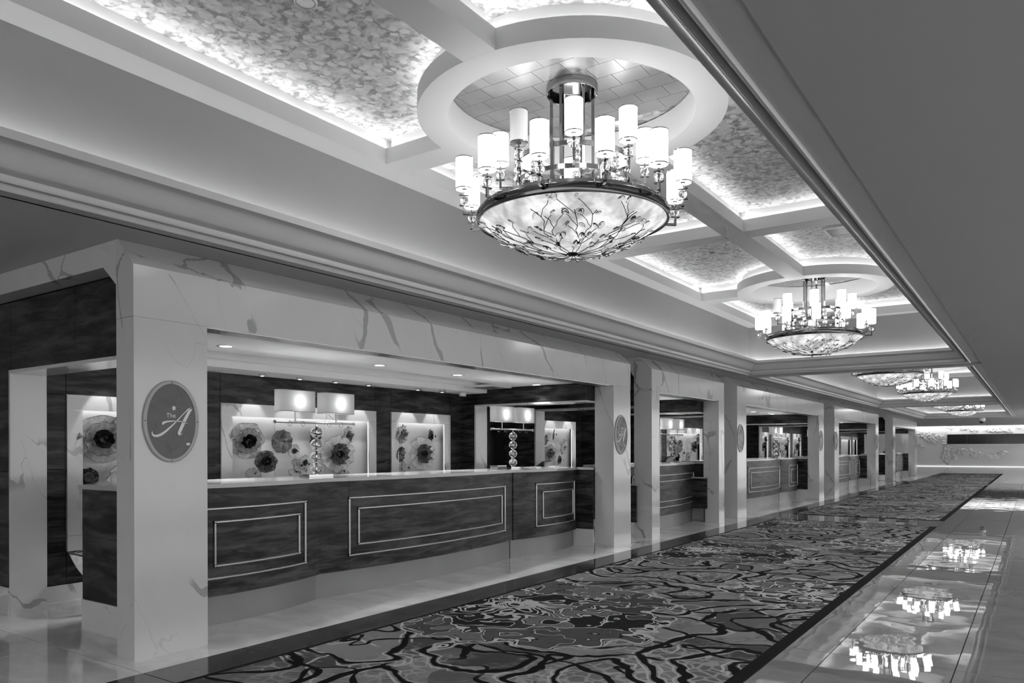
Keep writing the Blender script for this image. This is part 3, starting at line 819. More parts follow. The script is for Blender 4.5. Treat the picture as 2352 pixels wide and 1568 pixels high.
for k in range(5):
    wa1, wb0 = booth(k)
    y0, y1, w = PORT[k]; yc = (wa1 + wb0) / 2; nm = BOOTH[k]
    nd = 4 if k != 1 else 2
    dls = [4.26, 6.25, 7.66, 9.54] if k == 0 else [wa1 + .6 + (wb0 - wa1 - 1.2) * i / (nd - 1) for i in range(nd)]
    for i, y in enumerate(dls):
        e = tag(empty('downlight', (-6.14, y, ZI)), '%s round recessed downlight from the left in the %s booth ceiling' % (ORD[i], nm), 'ceiling light', 'round downlights in the booth ceilings')
        MB().lathe([(.055, ZI + .002), (.055, ZI - .006), (.082, ZI - .006), (.085, ZI + .001)], 24, -6.14, y).build('trim', 'white_plastic', e, 40)
        MB().disc(-6.14, y, ZI - .002, .056, 24, False).build('lens', 'lens', e)
        l = bpy.data.lights.new('downlight_lamp', 'SPOT'); l.energy = DOWN_W; l.spot_size = 1.7; l.spot_blend = 1.0; l.shadow_soft_size = .16
        o = bpy.data.objects.new('downlight_lamp', l); C.objects.link(o); o.location = (-6.14, y, ZI - .02); o.parent = e; o.location = (0, 0, -.02)
    if k == 1: wsh = [12.4, 13.05]
    else: wsh = [yc - 2.55, yc - 1.9, yc - .82, yc - .27, yc + .31, yc + .9, yc + 1.9, yc + 2.45]
    for i, y in enumerate(wsh):
        e = tag(empty('wall_washer', (-7.46, y, ZK)), '%s small spotlight from the left above the niches of the %s booth' % (ORD[i], nm), 'spotlight', 'small spotlights above the niches')
        MB().lathe([(.035, ZK), (.032, ZK - .018), (.022, ZK - .022), (.022, ZK - .01)], 18, -7.46, y).build('trim', 'white_plastic', e, 40)
        MB().lathe([(.045, ZK + .001), (.045, ZK - .004), (.034, ZK - .006)], 18, -7.46, y).build('collar', 'grey_plastic', e, 40)
        MB().disc(-7.46, y, ZK - .017, .022, 18, False).build('lens', 'lens', e)
        if k < 4:
            l = bpy.data.lights.new('wall_washer_lamp', 'SPOT'); l.energy = SPOT_W; l.spot_size = math.radians(52); l.spot_blend = .25; l.shadow_soft_size = .02
            o = bpy.data.objects.new('wall_washer_lamp', l); C.objects.link(o); o.parent = e; o.location = (0, 0, -.03); o.rotation_euler = (0, math.radians(16), 0)

# ------------------------------------------------------------------ reception desks
def arcx(Y, arcs):
    for a, b, pk, en in arcs:
        if a <= Y <= b:
            t = (Y - (a + b) / 2) / ((b - a) / 2)
            return en + (pk - en) * (1 - t * t)
    return arcs[0][3] if Y < arcs[0][0] else arcs[-1][3]
ZW0, ZW1, ZT = .245, 1.128, 1.167
def desk(k):
    y0, y1, w = PORT[k]; yc = (y0 + .47 + y1 - .82) / 2; nm = BOOTH[k]
    if k == 1: arcs = [(11.42, 14.66, -5.47, -5.66)]
    else:
        s = (y1 - y0) / 7.71
        b = [yc - 3.39 * s, yc - 1.53, yc + 1.755, yc + 3.425 * s]
        arcs = [(b[0], b[1], -5.52, -5.67), (b[1], b[2], -5.54, -5.68), (b[2], b[3], -5.55, -5.67)]
    ya, yb = arcs[0][0], arcs[-1][1]
    e = tag(empty('reception_desk', (-5.95, (ya + yb) / 2, 0)), 'dark wood reception desk with %s inside the %s portal' % ('a single bowed front' if k == 1 else 'three bowed fronts and silver trim', nm), 'desk', 'reception desks')
    def strip(a, b, dx, z0, z1, th, n=24, gap=.0):
        mb = MB(); vs = []
        for i in range(n + 1):
            Y = a + gap + (b - a - 2 * gap) * i / n; Y2 = min(max(Y, a + 1e-4), b - 1e-4)
            x = arcx(Y2, arcs) + dx
            vs += [(x, Y, z0), (x, Y, z1), (x - th, Y, z1), (x - th, Y, z0)]
        fs = [(i * 4 + j, i * 4 + (j + 1) % 4, i * 4 + 4 + (j + 1) % 4, i * 4 + 4 + j) for i in range(n) for j in range(4)] + [(0, 1, 2, 3), tuple(n * 4 + j for j in (3, 2, 1, 0))]
        mb.add(vs, fs); return mb
    trims = []
    for i, (a, b, pk, en) in enumerate(arcs):
        pieces = [(a, b)]
        if k == 1: trims.append(((a + .25, b - .2), (a + .36, b - .29)))
        elif i == 0: trims.append(((a + .55, b - .227), (a + .64, b - .315)))
        elif i == 1:
            pieces = [(a, a + .345), (a + .345, b - .235), (b - .235, b)]; trims.append(((a + .345, b - .235), (a + .457, b - .322)))
        else: trims.append(((a + .415, b - .14), (a + .558, b - .208)))
        for p, q in pieces: strip(p, q, 0, ZW0, ZW1, .04, 20, .0015).build('front_panel', 'wood', e, 30)
        strip(a, b, -.05, 0, ZW0 + .002, .03, 20, .001).build('kick_plate', 'satin_kick', e, 30)
        strip(a, b, -.03, ZW0 - .003, ZW0 + .003, .03, 20).build('painted_shadow_line', 'shadow_gap', e)  # near-black strip paints the shadow under the wood's overhang
    for (o, i_) in trims:
        for (a, b), (z0, z1) in ((o, (.393, .963)), (i_, (.495, .853))):
            path = [(arcx(a + (b - a) * t / 16, arcs) + .006, a + (b - a) * t / 16, z1) for t in range(17)]
            path2 = [(arcx(a + (b - a) * t / 16, arcs) + .006, a + (b - a) * t / 16, z0) for t in range(17)]
            mb = MB(); mb.tube(path, .0105, 8); mb.tube(path2, .0105, 8)
            for Y in (a, b): mb.tube([(arcx(Y, arcs) + .006, Y, z0), (arcx(Y, arcs) + .006, Y, z1)], .0105, 8)
            mb.build('trim_frame', 'satin_trim', e, 40)
            cm = MB()
            for Y in (a, b):
                for z in (z0, z1): cm.sphere((arcx(Y, arcs) + .008, Y, z), .015, 8, 6)
            cm.build('trim_corner', 'chrome', e, 60)
    # body behind, end panels
    xb = -6.37
    B(xb, -5.74, ya + .04, yb - .04, .02, ZW1 - .02).build('carcass', 'shadow_gap', e)
    B(xb, -5.70, ya - .0, ya + .02, ZW0, ZW1).build('end_panel', 'wood', e)
    B(xb + .01, -5.70, ya - .015, ya + .02, 0, ZW0 - .002).build('end_plinth', 'marble_light', e)
    xp = XP - .31
    # return panel facing the near side at the far pillar
    B(-5.72, xp, yb - .02, yb, ZW0 + .01, ZW1).build('return_panel', 'wood', e)
    B(-5.72, xp, yb - .02, yb, 0, ZW0 + .008).build('return_plinth', 'marble_light', e)
    if k != 1:
        B(-5.72, xp - .02, ya, ya + .02, ZW0 + .01, ZW1).build('return_panel', 'wood', e)
    # countertop following the front
    mb = MB(); n = 60; vs = []
    for i in range(n + 1):
        Y = ya - .025 + (yb - ya + .03) * i / n
        x = arcx(Y, arcs) + .02
        for xx, zz in ((x, ZT - .036), (x, ZT), (xb - .02, ZT), (xb - .02, ZT - .036)): vs.append((xx, Y, zz))
    mb.add(vs, [(i * 4 + j, i * 4 + (j + 1) % 4, i * 4 + 4 + (j + 1) % 4, i * 4 + 4 + j) for i in range(n) for j in range(4)] + [(0, 1, 2, 3), tuple(n * 4 + j for j in (3, 2, 1, 0))])
    ct = mb.build('countertop', 'counter_stone', None, 25)
    tag(ct, 'pale stone countertop on the desk of the %s booth' % nm, 'countertop', 'stone countertops')
    B(-5.70, xp, yb - .03, yb + .02, ZT - .036, ZT).build('end_piece', 'counter_stone', ct)
    # lower work surface behind
    return arcs
m_, nt_, out_ = mat('satin_kick'); g_ = G(nt_)
principled(g_, out_, g_.ss(g_.noise(g_.pos(), 1.2, 2), .3, .7, .17, .21), .4, .4, .4); M['satin_kick'] = m_
simple('satin_trim', .42, .35, .8)
ARCS = [desk(k) for k in range(5)]
# swing gates beside the second desk
gt = tag(empty('swing_gate', (-5.5, 14.45, 0)), 'low dark wood swing gate right of the second desk', 'gate', 'low wood gates')
B(-5.58, -5.29, 14.33, 14.37, .265, .852).build('leaf', 'wood', gt); B(-5.60, -5.28, 14.31, 14.39, .852, .88).build('cap', 'counter_stone', gt)
B(-5.355, -5.335, 14.34, 14.36, 0, .265).build('post', 'black_plastic', gt)
gt = tag(empty('swing_gate', (-5.45, 11.2, 0)), 'low dark wood gate between the first and second portals', 'gate', 'low wood gates')
B(-5.60, -5.31, 11.20, 11.24, .25, .842).build('leaf', 'wood', gt); B(-5.60, -5.30, 11.18, 11.26, .842, .872).build('cap', 'counter_stone', gt)
B(-5.60, -5.58, 11.21, 11.23, 0, .25).build('post', 'black_plastic', gt)

# ------------------------------------------------------------------ twin shade table lamps
def table_lamp():
    e = empty('table_lamp')
    B(-.075, .075, -.155, .155, 0, .028).build('base', 'chrome', e)
    z = .028
    mb = MB(); mb.tube([(0, 0, .028), (0, 0, .55)], .007, 8).build('stem', 'chrome', e, 40)
    for i in range(4):
        MB().sphere((0, 0, .028 + .06 + i * .121), .0575, 24, 16).build('crystal_ball', 'crystal', e, 180)
        MB().lathe([(.016, .028 + i * .121), (.016, .032 + i * .121)], 12).build('spacer', 'chrome', e)
    MB().tube([(0, -.5, .543), (0, .5, .543)], .011, 10).build('bar', 'satin_trim', e, 40)
    for s_ in (-1, 1):
        MB().sphere((0, s_ * .505, .543), .018, 12, 8).build('finial', 'crystal', e, 180)
        for t in (.17, .33): MB().tube([(.026 * cos(q / 10 * 2 * PI), s_ * t, .531 + .026 * sin(q / 10 * 2 * PI)) for q in range(10)], .0022, 6, True).build('hoop', 'chrome', e, 60)
        yc = s_ * .262
        MB().tube([(0, yc, .543), (0, yc, .68)], .008, 8).build('post', 'satin_trim', e, 40)
        # oval drum: superellipse section
        n = 40; ring = []
        for i in range(n):
            a = 2 * PI * i / n; p = .55
            ring.append((.075 * math.copysign(abs(cos(a)) ** p, cos(a)), yc + .222 * math.copysign(abs(sin(a)) ** p, sin(a))))
        zs_ = (.645, .85)
        mb = MB(); vs = [(x, y, z_) for z_ in zs_ for x, y in ring]
        mb.add(vs, [(i, (i + 1) % n, n + (i + 1) % n, n + i) for i in range(n)])
        sh = mb.build('shade', 'lamp_fabric', e, 50)
        for z_ in zs_: MB().tube([(x, y, z_) for x, y in ring], .0035, 5, True).build('hem', 'fabric_edge', sh, 60)
        MB().sphere((0, yc, .745), .028, 12, 8).build('bulb', 'bulb', sh, 180)
    return e
emit('bulb', 60.0)
L0 = table_lamp(); first = True
lamp_list = [(-5.95, 5.16, 'table lamp with two oval shades and crystal ball stem, left on the nearest desk'), (-5.97, 8.67, 'table lamp with two oval shades, right end of the nearest desk'),
             (-5.88, 14.06, 'twin shade crystal table lamp on the second, narrow desk'), (-5.95, 17.2, 'twin shade table lamp at the left of the third desk'), (-5.95, 21.5, 'twin shade table lamp at the right of the third desk'),
             (-6.0, 25.9, 'twin shade table lamp at the left of the fourth desk'), (-5.95, 28.5, 'twin shade table lamp at the middle of the fourth desk')]
for x, y, lab in lamp_list:
    o = L0 if first else copy_tree(L0)
    first = False
    o.location = (x, y, ZT); tag(o, lab, 'lamp', 'twin shade table lamps')

# ------------------------------------------------------------------ glass flowers
def dish(mb, R, depth, ruff, nr, seed, th=.004, nu=64, rings=8, oval=1.0, lipwave=.055):
    """ruffled dish opening towards +X (local), built with thickness"""
    rnd = random.Random(seed); ph = [rnd.uniform(0, 6.28) for _ in range(4)]
    def pt(i, j, off):
        t = i / rings; a = 2 * PI * j / nu
        wv = sin(nr * a + ph[0]) * .6 + sin((nr + 2) * a + ph[1]) * .4 + .35 * sin(2 * a + ph[2])
        r = R * t * (1 + lipwave * wv * t * t)
        wv2 = sin(nr * a + ph[3]) + .55 * sin((2 * nr + 1) * a + ph[1] * 2) + .5 * sin(3 * a + ph[2])
        x = depth * (t ** 1.7) + ruff * (t ** 2.2) * wv2 + off
        return (x, r * cos(a) * oval, r * sin(a))
    vs = []
    for off in (0, th):
        vs.append((off, 0, 0))
        for i in range(1, rings + 1):
            for j in range(nu): vs.append(pt(i, j, off))
    n1 = 1 + rings * nu; fs = []
    for s_, o in ((0, 0), (1, n1)):
        for j in range(nu):
            f = (o, o + 1 + j, o + 1 + (j + 1) % nu); fs.append(f if s_ else f[::-1])
            for i in range(rings - 1):
                q = (o + 1 + i * nu + j, o + 1 + (i + 1) * nu + j, o + 1 + (i + 1) * nu + (j + 1) % nu, o + 1 + i * nu + (j + 1) % nu)
                fs.append(q if s_ else q[::-1])
    l = 1 + (rings - 1) * nu
    for j in range(nu): fs.append((l + j, l + (j + 1) % nu, n1 + l + (j + 1) % nu, n1 + l + j))
    mb.add(vs, fs)
    return [pt(rings, j, th / 2) for j in range(nu)]
fl_cache = {}
def flower_mesh(key, name, m, fn, smooth=70):
    return None
STY = {'big_clear': [(1.0, 'blown_clear', .09, .03, 5), (.72, 'blown_clear', .13, .02, 11), (.40, 'blown_dark', .15, .02, 7)],
       'smoke': [(1.0, 'blown_smoke', .07, .015, 9)],
       'small_milk': [(1.0, 'blown_milk', .05, .012, 6), (.42, 'blown_dark', .06, .012, 5)],
       'smoke_dark': [(1.0, 'blown_smoke', .06, .02, 6), (.78, 'blown_smoke', .11, .025, 12), (.45, 'blown_dark', .13, .015, 8)],
       'clear': [(1.0, 'blown_clear', .08, .03, 6)],
       'milk_smoke': [(1.0, 'blown_milk', .07, .025, 10), (.58, 'blown_smoke', .12, .025, 9), (.2, 'blown_dark', .13, .01, 5)],
       'clear_dark': [(1.0, 'blown_clear', .07, .025, 7), (.55, 'blown_smoke', .10, .02, 6)],
       'dark': [(1.0, 'blown_dark', .07, .02, 7), (.55, 'blown_smoke', .1, .015, 6)],
       'milk': [(1.0, 'blown_milk', .09, .03, 5)]}
fcache = {}
def flower(y, z, R, sty, tilt, seed, label, oval=1.0, x=-7.735, simple_=False):
    e = tag(empty('glass_flower', (x, y, z)), label, 'glass flower', 'blown glass flowers in the niches')
    key = (sty, round(R, 2), seed % 3)
    if key in fcache:
        for ch in fcache[key].children: copy_tree(ch, e)
    else:
        x0 = .02
        for i, (rf, m, dp, rf_, nr) in enumerate(STY[sty]):
            mb = MB(); k = R / .25
            lip = dish(mb, R * rf, dp * k * .8, rf_ * k, nr, seed * 7 + i, oval=1.0)
            mb.v = [(a + x0 + i * .012, b, c) for a, b, c in mb.v]
            me_o = mb.build(['petal_dish', 'inner_dish', 'throat'][i], m, None, 80); me_o.parent = e; me_o.location = (0, 0, 0)
            if m != 'blown_dark':
                lb = MB().tube([(a + x0 + i * .012, b, c) for a, b, c in lip], .0022, 5, True).build('lip', 'glass_lip', None, 80); lb.parent = me_o
        cb = MB()
        rr = random.Random(seed)
        for i in range(9):
            a = rr.uniform(0, 6.28); q = R * .13 * rr.random() ** .5
            cb.sphere((x0 + .045 + .01 * rr.random() + .02 * len(STY[sty]), q * cos(a), q * sin(a)), R * .05 + .003, 8, 6)
        o = cb.build('stamens', 'crystal', None, 180); o.parent = e
        fcache[key] = e
    e.rotation_euler = (0, tilt[0], tilt[1])
def un(px, py, x):
    fx, fy, v = pray(px, py); d = x / fx
    return fy * d, 1.45 + v * d, d
def fl_px(zx, zy, rz, org, sc, sty, tilt, seed, label, x=-7.63):
    px, py = org[0] + zx * sc, org[1] + zy * sc
    y, z, d = un(px, py, x)
    flower(y, z, rz * sc * d / F_PX, sty, tilt, seed, label, x=x - .09)
o2, s2 = (520, 940), .1116
wide = "in the nearest booth's wide niche"
fl_px(460, 620, 370, o2, s2, 'big_clear', (.15, -.2), 1, 'largest clear glass flower with black throat, upper left ' + wide)
fl_px(1200, 650, 235, o2, s2, 'smoke', (.1, -.2), 2, 'plain smoke grey glass flower, left of the lamp stem ' + wide)
fl_px(1455, 850, 140, o2, s2, 'small_milk', (.1, -.1), 3, 'small milky flower with dark heart beside the smoke grey one')
fl_px(900, 1080, 225, o2, s2, 'smoke_dark', (-.1, -.5), 4, 'smoke grey flower with black pleated throat, lower left ' + wide)
fl_px(640, 1400, 170, o2, s2, 'clear', (-.6, -.2), 5, 'clear glass bowl flower at the bottom left ' + wide)
fl_px(1660, 1080, 160, o2, s2, 'small_milk', (.2, .2), 6, 'milky flower with dark heart, half behind the third crystal ball')
fl_px(1540, 1230, 200, o2, s2, 'clear', (-.5, .3), 8, 'tilted clear dish flower, bottom centre ' + wide)
fl_px(1450, 1380, 130, o2, s2, 'milk', (-.7, .2), 9, 'small white glass shard flower just above the countertop by the lamp')
fl_px(320 + 1523, 560, 205, o2, s2, 'smoke_dark', (.1, .4), 10, 'smoke grey flower behind the top crystal ball of the left lamp')
fl_px(800 + 1523, 910, 380, o2, s2, 'milk_smoke', (.05, -.15), 11, 'big milky flower with ruffled grey heart, right of the left lamp')
fl_px(1010 + 1523, 540, 200, o2, s2, 'clear_dark', (.1, .3), 12, 'clear flower with grey heart, upper right ' + wide)
fl_px(930 + 1523, 1340, 150, o2, s2, 'clear', (-.5, -.2), 13, 'small clear glass flower, bottom right ' + wide)
o4, s4 = (890, 920), .1148
rn = "in the nearest booth's right niche"
fl_px(330, 660, 190, o4, s4, 'clear_dark', (.1, .2), 14, 'clear flower with dark heart, upper left ' + rn)
fl_px(310, 1070, 150, o4, s4, 'smoke', (.1, .2), 15, 'round smoke grey flower, left edge ' + rn)
fl_px(730, 1050, 320, o4, s4, 'milk_smoke', (.05, -.2), 16, 'large milky flower with ruffled grey heart ' + rn)
fl_px(880, 700, 140, o4, s4, 'smoke_dark', (.1, .6), 17, 'smoke grey flower turned sideways, upper right ' + rn)
fl_px(430, 1400, 150, o4, s4, 'clear', (-.5, .1), 18, 'clear glass flower lying low ' + rn)
o1, s1 = (130, 890), .1531
ln = "in the nearest booth's left niche"
fl_px(740, 760, 350, o1, s1, 'big_clear', (.05, -.3), 19, 'large clear flower with dark ruffled heart ' + ln)
fl_px(530, 1340, 140, o1, s1, 'dark', (.0, -.2), 20, 'small dark glass flower above the desk end ' + ln)
fl_px(860, 1220, 170, o1, s1, 'milk', (.5, .8), 21, 'white folded glass flower next to the front pillar edge ' + ln)
fl_px(980, 620, 200, o1, s1, 'smoke', (.1, .2), 22, 'smoke grey flower hidden mostly by the front pillar ' + ln)
o5, s5 = (1100, 900), .1403
sn = 'in the niche of the second booth'
fl_px(1180, 1000, 150, o5, s5, 'clear_dark', (.1, -.2), 23, 'clear flower with dark heart, left ' + sn)
fl_px(1400, 890, 125, o5, s5, 'clear', (.1, .2), 24, 'clear ruffled flower, right ' + sn)
fl_px(1255, 690, 85, o5, s5, 'smoke', (.1, .6), 25, 'small grey flower at the top ' + sn)
fl_px(1130, 780, 85, o5, s5, 'smoke', (.1, .2), 26, 'small grey flower, upper left ' + sn)
fl_px(1340, 1110, 80, o5, s5, 'smoke_dark', (.1, .4), 27, 'small dark flower, bottom right ' + sn)
PL = [(-.95, 1.55, .22, 'big_clear'), (-.35, 1.5, .16, 'smoke'), (-.05, 1.32, .1, 'small_milk'), (.55, 1.5, .25, 'milk_smoke'), (.9, 1.68, .13, 'clear_dark'), (-.6, 1.2, .16, 'smoke_dark'), (.2, 1.2, .14, 'clear')]
for k, yc in ((2, 19.2), (3, 28.4)):
    for i, (dy, z, R, sty) in enumerate(PL):
        flower(yc + dy, z, R, sty, (.1, -.2 + .1 * (i % 4)), 1 + i % 3, '%s glass flower from the left in the wide niche of the %s booth' % (ORD[sorted(PL).index(PL[i])], BOOTH[k]))
    for nm_, c in (('left', -2.23), ('right', 2.24)):
        for i, (dy, z, R, sty) in enumerate([(-.1, 1.5, .26, 'milk_smoke'), (.3, 1.72, .12, 'smoke_dark'), (-.32, 1.25, .12, 'smoke')]):
            flower(yc + c + dy, z, R, sty, (.1, .1 * i), 1 + i, '%s glass flower in the %s small niche of the %s booth' % (['large milky', 'small upper', 'small lower'][i], nm_, BOOTH[k]))

# ------------------------------------------------------------------ chandeliers
ZCH = ZC - .012
def ch():
    e = empty('chandelier')
    z = lambda q: (1.45 + (q - 1.45) * 1.0215 if q < 3.9 else q) - ZCH
    MB().lathe([(.19, z(ZCH)), (.19, z(4.055)), (.186, z(4.05)), (.178, z(4.055)), (.178, z(4.095)), (.001, z(4.095))], 48).build('canopy', 'chrome', e, 40)
    cl = MB().tube([(.03, 0, z(4.095)), (.03, 0, z(4.06))], .02, 10).build('canopy_lamp', 'lens', e)
    for i in range(6):
        a = PI / 6 + i * PI / 3; r = .152
        mb = MB().box(-.011, .011, -.011, .011, z(3.37), z(4.095))
        o = mb.build('rod', 'chrome', e); o.location = (r * cos(a), r * sin(a), 0); o.rotation_euler = (0, 0, a)
        mb = MB().box(.15, .425, -.009, .009, z(3.37), z(3.392)); o = mb.build('spoke', 'chrome', e); o.rotation_euler = (0, 0, a)
    for R, zz in ((.42, 3.335), (.42, 3.49)):
        MB().lathe([(R - .006, z(zz - .016)), (R + .006, z(zz - .016)), (R + .006, z(zz + .016)), (R - .006, z(zz + .016))], 64, closed=True).build('hoop', 'chrome', e, 40)
    MB().lathe([(.655, z(3.14)), (.665, z(3.165)), (.675, z(3.165)), (.675, z(3.14))], 64, closed=True).build('gallery', 'chrome', e, 40)
    for i in range(8):
        a = i * PI / 4 + .2
        o = MB().box(.408, .432, -.010, .010, z(3.12), z(3.515)).build('post', 'chrome', e); o.rotation_euler = (0, 0, a)
        for zz in (3.452, 3.392, 3.28):
            b_ = MB().sphere((.40, 0, z(zz)), .031, 16, 12).build('crystal_ball', 'crystal', e, 180); b_.rotation_euler = (0, 0, a + PI / 8)
    # bowl
    prof = []
    zr, zbt, RB = 3.085, 2.853, .688
    for i in range(15):
        t = i / 14; prof.append((RB * t + .0001, z(zbt + (zr - zbt) * t ** 2.1)))
    prof += [(RB, z(zr + .012)), (RB - .012, z(zr + .012))]
    for i in range(14, -1, -1):
        t = i / 14; prof.append(((RB - .012) * t + .0001, z(zbt + .012 + (zr - zbt) * t ** 2.1)))
    MB().lathe(prof, 72).build('bowl', 'alabaster', e, 60)
    MB().lathe([(.683, z(3.072)), (.70, z(3.068)), (.707, z(3.078)), (.707, z(3.128)), (.698, z(3.135)), (.665, z(3.135)), (.665, z(3.10)), (.683, z(3.095))], 72, closed=True).build('rim', 'dark_chrome', e, 40)
    MB().lathe([(.001, z(2.836)), (.03, z(2.838)), (.042, z(2.848)), (.042, z(2.858)), (.001, z(2.862))], 24).build('finial', 'wire', e, 40)
    # wire branches with crystal leaves
    rnd = random.Random(11)
    def surf(r, a, off=.012):
        t = min(r / RB, 1.0); zz = zbt + (zr - zbt) * t ** 2.1
        sl = (zr - zbt) * 2.1 * t ** 1.1 / RB; L = math.hypot(1, sl)
        return Vector(((r + off * sl / L) * cos(a), (r + off * sl / L) * sin(a), z(zz - off / L)))
    leaf0 = None
    def leaf(p, a, up):
        nonlocal leaf0
        if leaf0 is None:
            o = MB().sphere((0, 0, 0), 1.0, 10, 6, (.034, .021, .008)).build('crystal_leaf', 'crystal', e, 180); leaf0 = o
        else: o = share(leaf0, 'crystal_leaf', e)
        o.location = p; o.rotation_euler = (rnd.uniform(-.5, .5), up + rnd.uniform(-.3, .3), a + rnd.uniform(-.8, .8)); sc = rnd.uniform(.75, 1.2); o.scale = (sc, sc, sc)
    NB = 18
    for b_ in range(NB):
        a = 2 * PI * b_ / NB + rnd.uniform(-.08, .08); path = []; r = .04; da = rnd.uniform(-.15, .15)
        mb = MB(); rmax = rnd.uniform(.50, .58)
        k = 0
        while r < rmax:
            path.append(surf(r, a)); k += 1
            if k % 3 == 0 and r > .16:
                s_ = rnd.choice((-1, 1)); tw = [surf(r, a)]; rr, aa = r, a
                for q in range(4): rr += .028; aa += s_ * rnd.uniform(.02, .07); tw.append(surf(rr, aa))
                mb.tube(tw, .0024, 5); leaf(surf(rr + .02, aa + s_ * .02, .016), aa, -.4)
                if rnd.random() < .9: leaf(surf(r + .02, a - s_ * .06, .018), aa, -.4)
            a += da * .25 + rnd.uniform(-.05, .05); r += .035
            if rnd.random() < .25: da = -da
        path.append(surf(r, a))
        mb.tube(path, .0028, 5)
        mb.build('branch', 'wire', e, 60)
    # arms with shades
    def arm(R0_, R1_, zarm, zsh, n, rot, dim=()):
        base = None
        for i in range(n):
            if base is None:
                mb = MB(); hw = .0085
                mb.box(R0_, R1_ + hw, -hw, hw, z(zarm) - hw, z(zarm) + hw)
                mb.box(R1_ - hw, R1_ + hw, -hw, hw, z(zarm), z(zsh - .118))
                zp = zsh - .118
                mb.box(R1_ - .034, R1_ + .034, -.012, .012, z(zp), z(zp + .008))
                mb.box(R1_ - .034, R1_ + .034, -.012, .012, z(zp + .074), z(zp + .082))
                mb.tube([(R1_, 0, z(zp)), (R1_, 0, z(zsh + .03))], .006, 8)
                mb.tube([(R1_, 0, z(zsh + .0)), (R1_, 0, z(zsh + .012))], .018, 12)
                for q in range(3):
                    an = q * 2 * PI / 3 + .5; mb.tube([(R1_, 0, z(zsh + .02)), (R1_ + .06 * cos(an), .06 * sin(an), z(zsh + .004))], .0016, 5)
                o = mb.build('arm', 'chrome', e, 40); base = o
                MB().sphere((R1_, 0, z(zp + .041)), .0315, 18, 12).build('crystal_ball', 'crystal', o, 180)
                s_ = MB().lathe([(.0615, z(zsh)), (.0615, z(zsh + .215)), (.059, z(zsh + .215)), (.059, z(zsh))], 28, R1_, 0, closed=True).build('lamp_shade', 'shade', o, 40)
                for zz in (zsh, zsh + .215): MB().lathe([(.0605, z(zz - .003)), (.064, z(zz - .003)), (.064, z(zz + .004)), (.0605, z(zz + .004))], 28, R1_, 0, closed=True).build('shade_trim', 'chrome', o, 40)
            else:
                o = copy_tree(base, e)
            o.rotation_euler = (0, 0, rot + i * 2 * PI / n)
            if i in dim:
                for c_ in o.children:
                    if c_.name.startswith('lamp_shade'):
                        c_.data = c_.data.copy(); c_.data.materials[0] = M['shade_off']
    arm(.69, .80, 3.10, 3.27, 12, math.radians(15))
    arm(.42, .53, 3.335, 3.51, 8, 0.0)
    return e
simple('shade_off', .72, .7)
simple('dark_chrome', .13, .12, 1.0)
def upper_arms(root):
    return [c for c in root.children if c.name.startswith('arm') and any(abs(v.co.x) < .6 for v in c.children[0].data.vertices)]
CH0 = ch()
ROT = [31.3, 13, 20, 5, 28, 12]
CHL = ['largest, nearest chandelier with crystal balls, white shades and alabaster bowl', 'second chandelier along the hall, full view under its ceiling ring', 'third chandelier, its shades cut off by the cross soffit', 'fourth chandelier, right of and behind the third', 'fifth chandelier, mostly hidden by the second cross soffit', 'sixth and smallest chandelier, nearest to the map wall']
DIM = {0: 4, 1: 5}
roots = [CH0] + [copy_tree(CH0) for _ in range(5)]
for i, o in enumerate(roots):
    o.location = (XC + .015, RINGS[i], ZCH); tag(o, CHL[i], 'chandelier', 'chandeliers along the hall')
    ups = sorted([c for c in o.children if c.name.startswith('arm') and max(v.co.x for v in c.data.vertices) < .7], key=lambda c: c.name)
    for j, c in enumerate(ups): c.rotation_euler = (0, 0, math.radians(ROT[i]) + j * PI / 4)
    if i in DIM:
        # one shade of the upper tier is unlit: pick the one seen at the left
        ang = math.radians(-61 - 45 if i == 0 else -77 - 90)
        c = min(ups, key=lambda c: abs((c.rotation_euler[2] - ang + PI) % (2 * PI) - PI))
        for q in c.children:
            if q.name.startswith('lamp_shade'): q.data = q.data.copy(); q.data.materials[0] = M['shade_off']

# ------------------------------------------------------------------ small ceiling things
def disc_thing(name, x, y, zc, r, label, cat, m='white_plastic'):
    e = tag(empty(name, (x, y, zc)), label, cat)
    MB().lathe([(r, zc), (r * .98, zc - .008), (r * .9, zc - .011), (.001, zc - .011)], 32, x, y).build('plate', m, e, 40)
    MB().lathe([(r * .84, zc - .0105), (r * .84, zc - .0135), (r * .8, zc - .0135)], 32, x, y).build('ring_line', 'grey_plastic', e, 40)
def at_z(px, py, z):
    fx, fy, v = pray(px, py); d = (z - 1.45) / v
    return fx * d, fy * d
x, y = at_z(1842, 357, ZC); disc_thing('ceiling_speaker', x, y, ZC, .085, 'round flush ceiling speaker in the coffer right of the nearest chandelier', 'speaker')
x, y = at_z(702, 3, ZC); disc_thing('ceiling_speaker', x, y, ZC, .07, 'round flush ceiling speaker at the top edge, left coffer', 'speaker')
x, y = at_z(1636, 580, ZC); disc_thing('sprinkler_cover', x, y, ZC, .035, 'small dark sprinkler plate in the coffer before the second chandelier', 'sprinkler', 'grey_plastic')
x, y = at_z(1950, 526, ZC)
e = tag(empty('air_vent', (x, y, ZC)), 'rectangular air vent in the ceiling near the right soffit edge', 'vent')
mb = MB(); W_, H_ = .26, .22
for q in ((-W_, W_, -H_, -H_ + .03), (-W_, W_, H_ - .03, H_), (-W_, -W_ + .03, -H_ + .03, H_ - .03), (W_ - .03, W_, -H_ + .03, H_ - .03)): mb.box(x + q[0], x + q[1], y + q[2], y + q[3], ZC - .02, ZC)
mb.build('frame', 'plaster', e)
B(x - W_ + .03, x + W_ - .03, y - H_ + .03, y + H_ - .03, ZC - .006, ZC).build('backing', 'black_plastic', e)
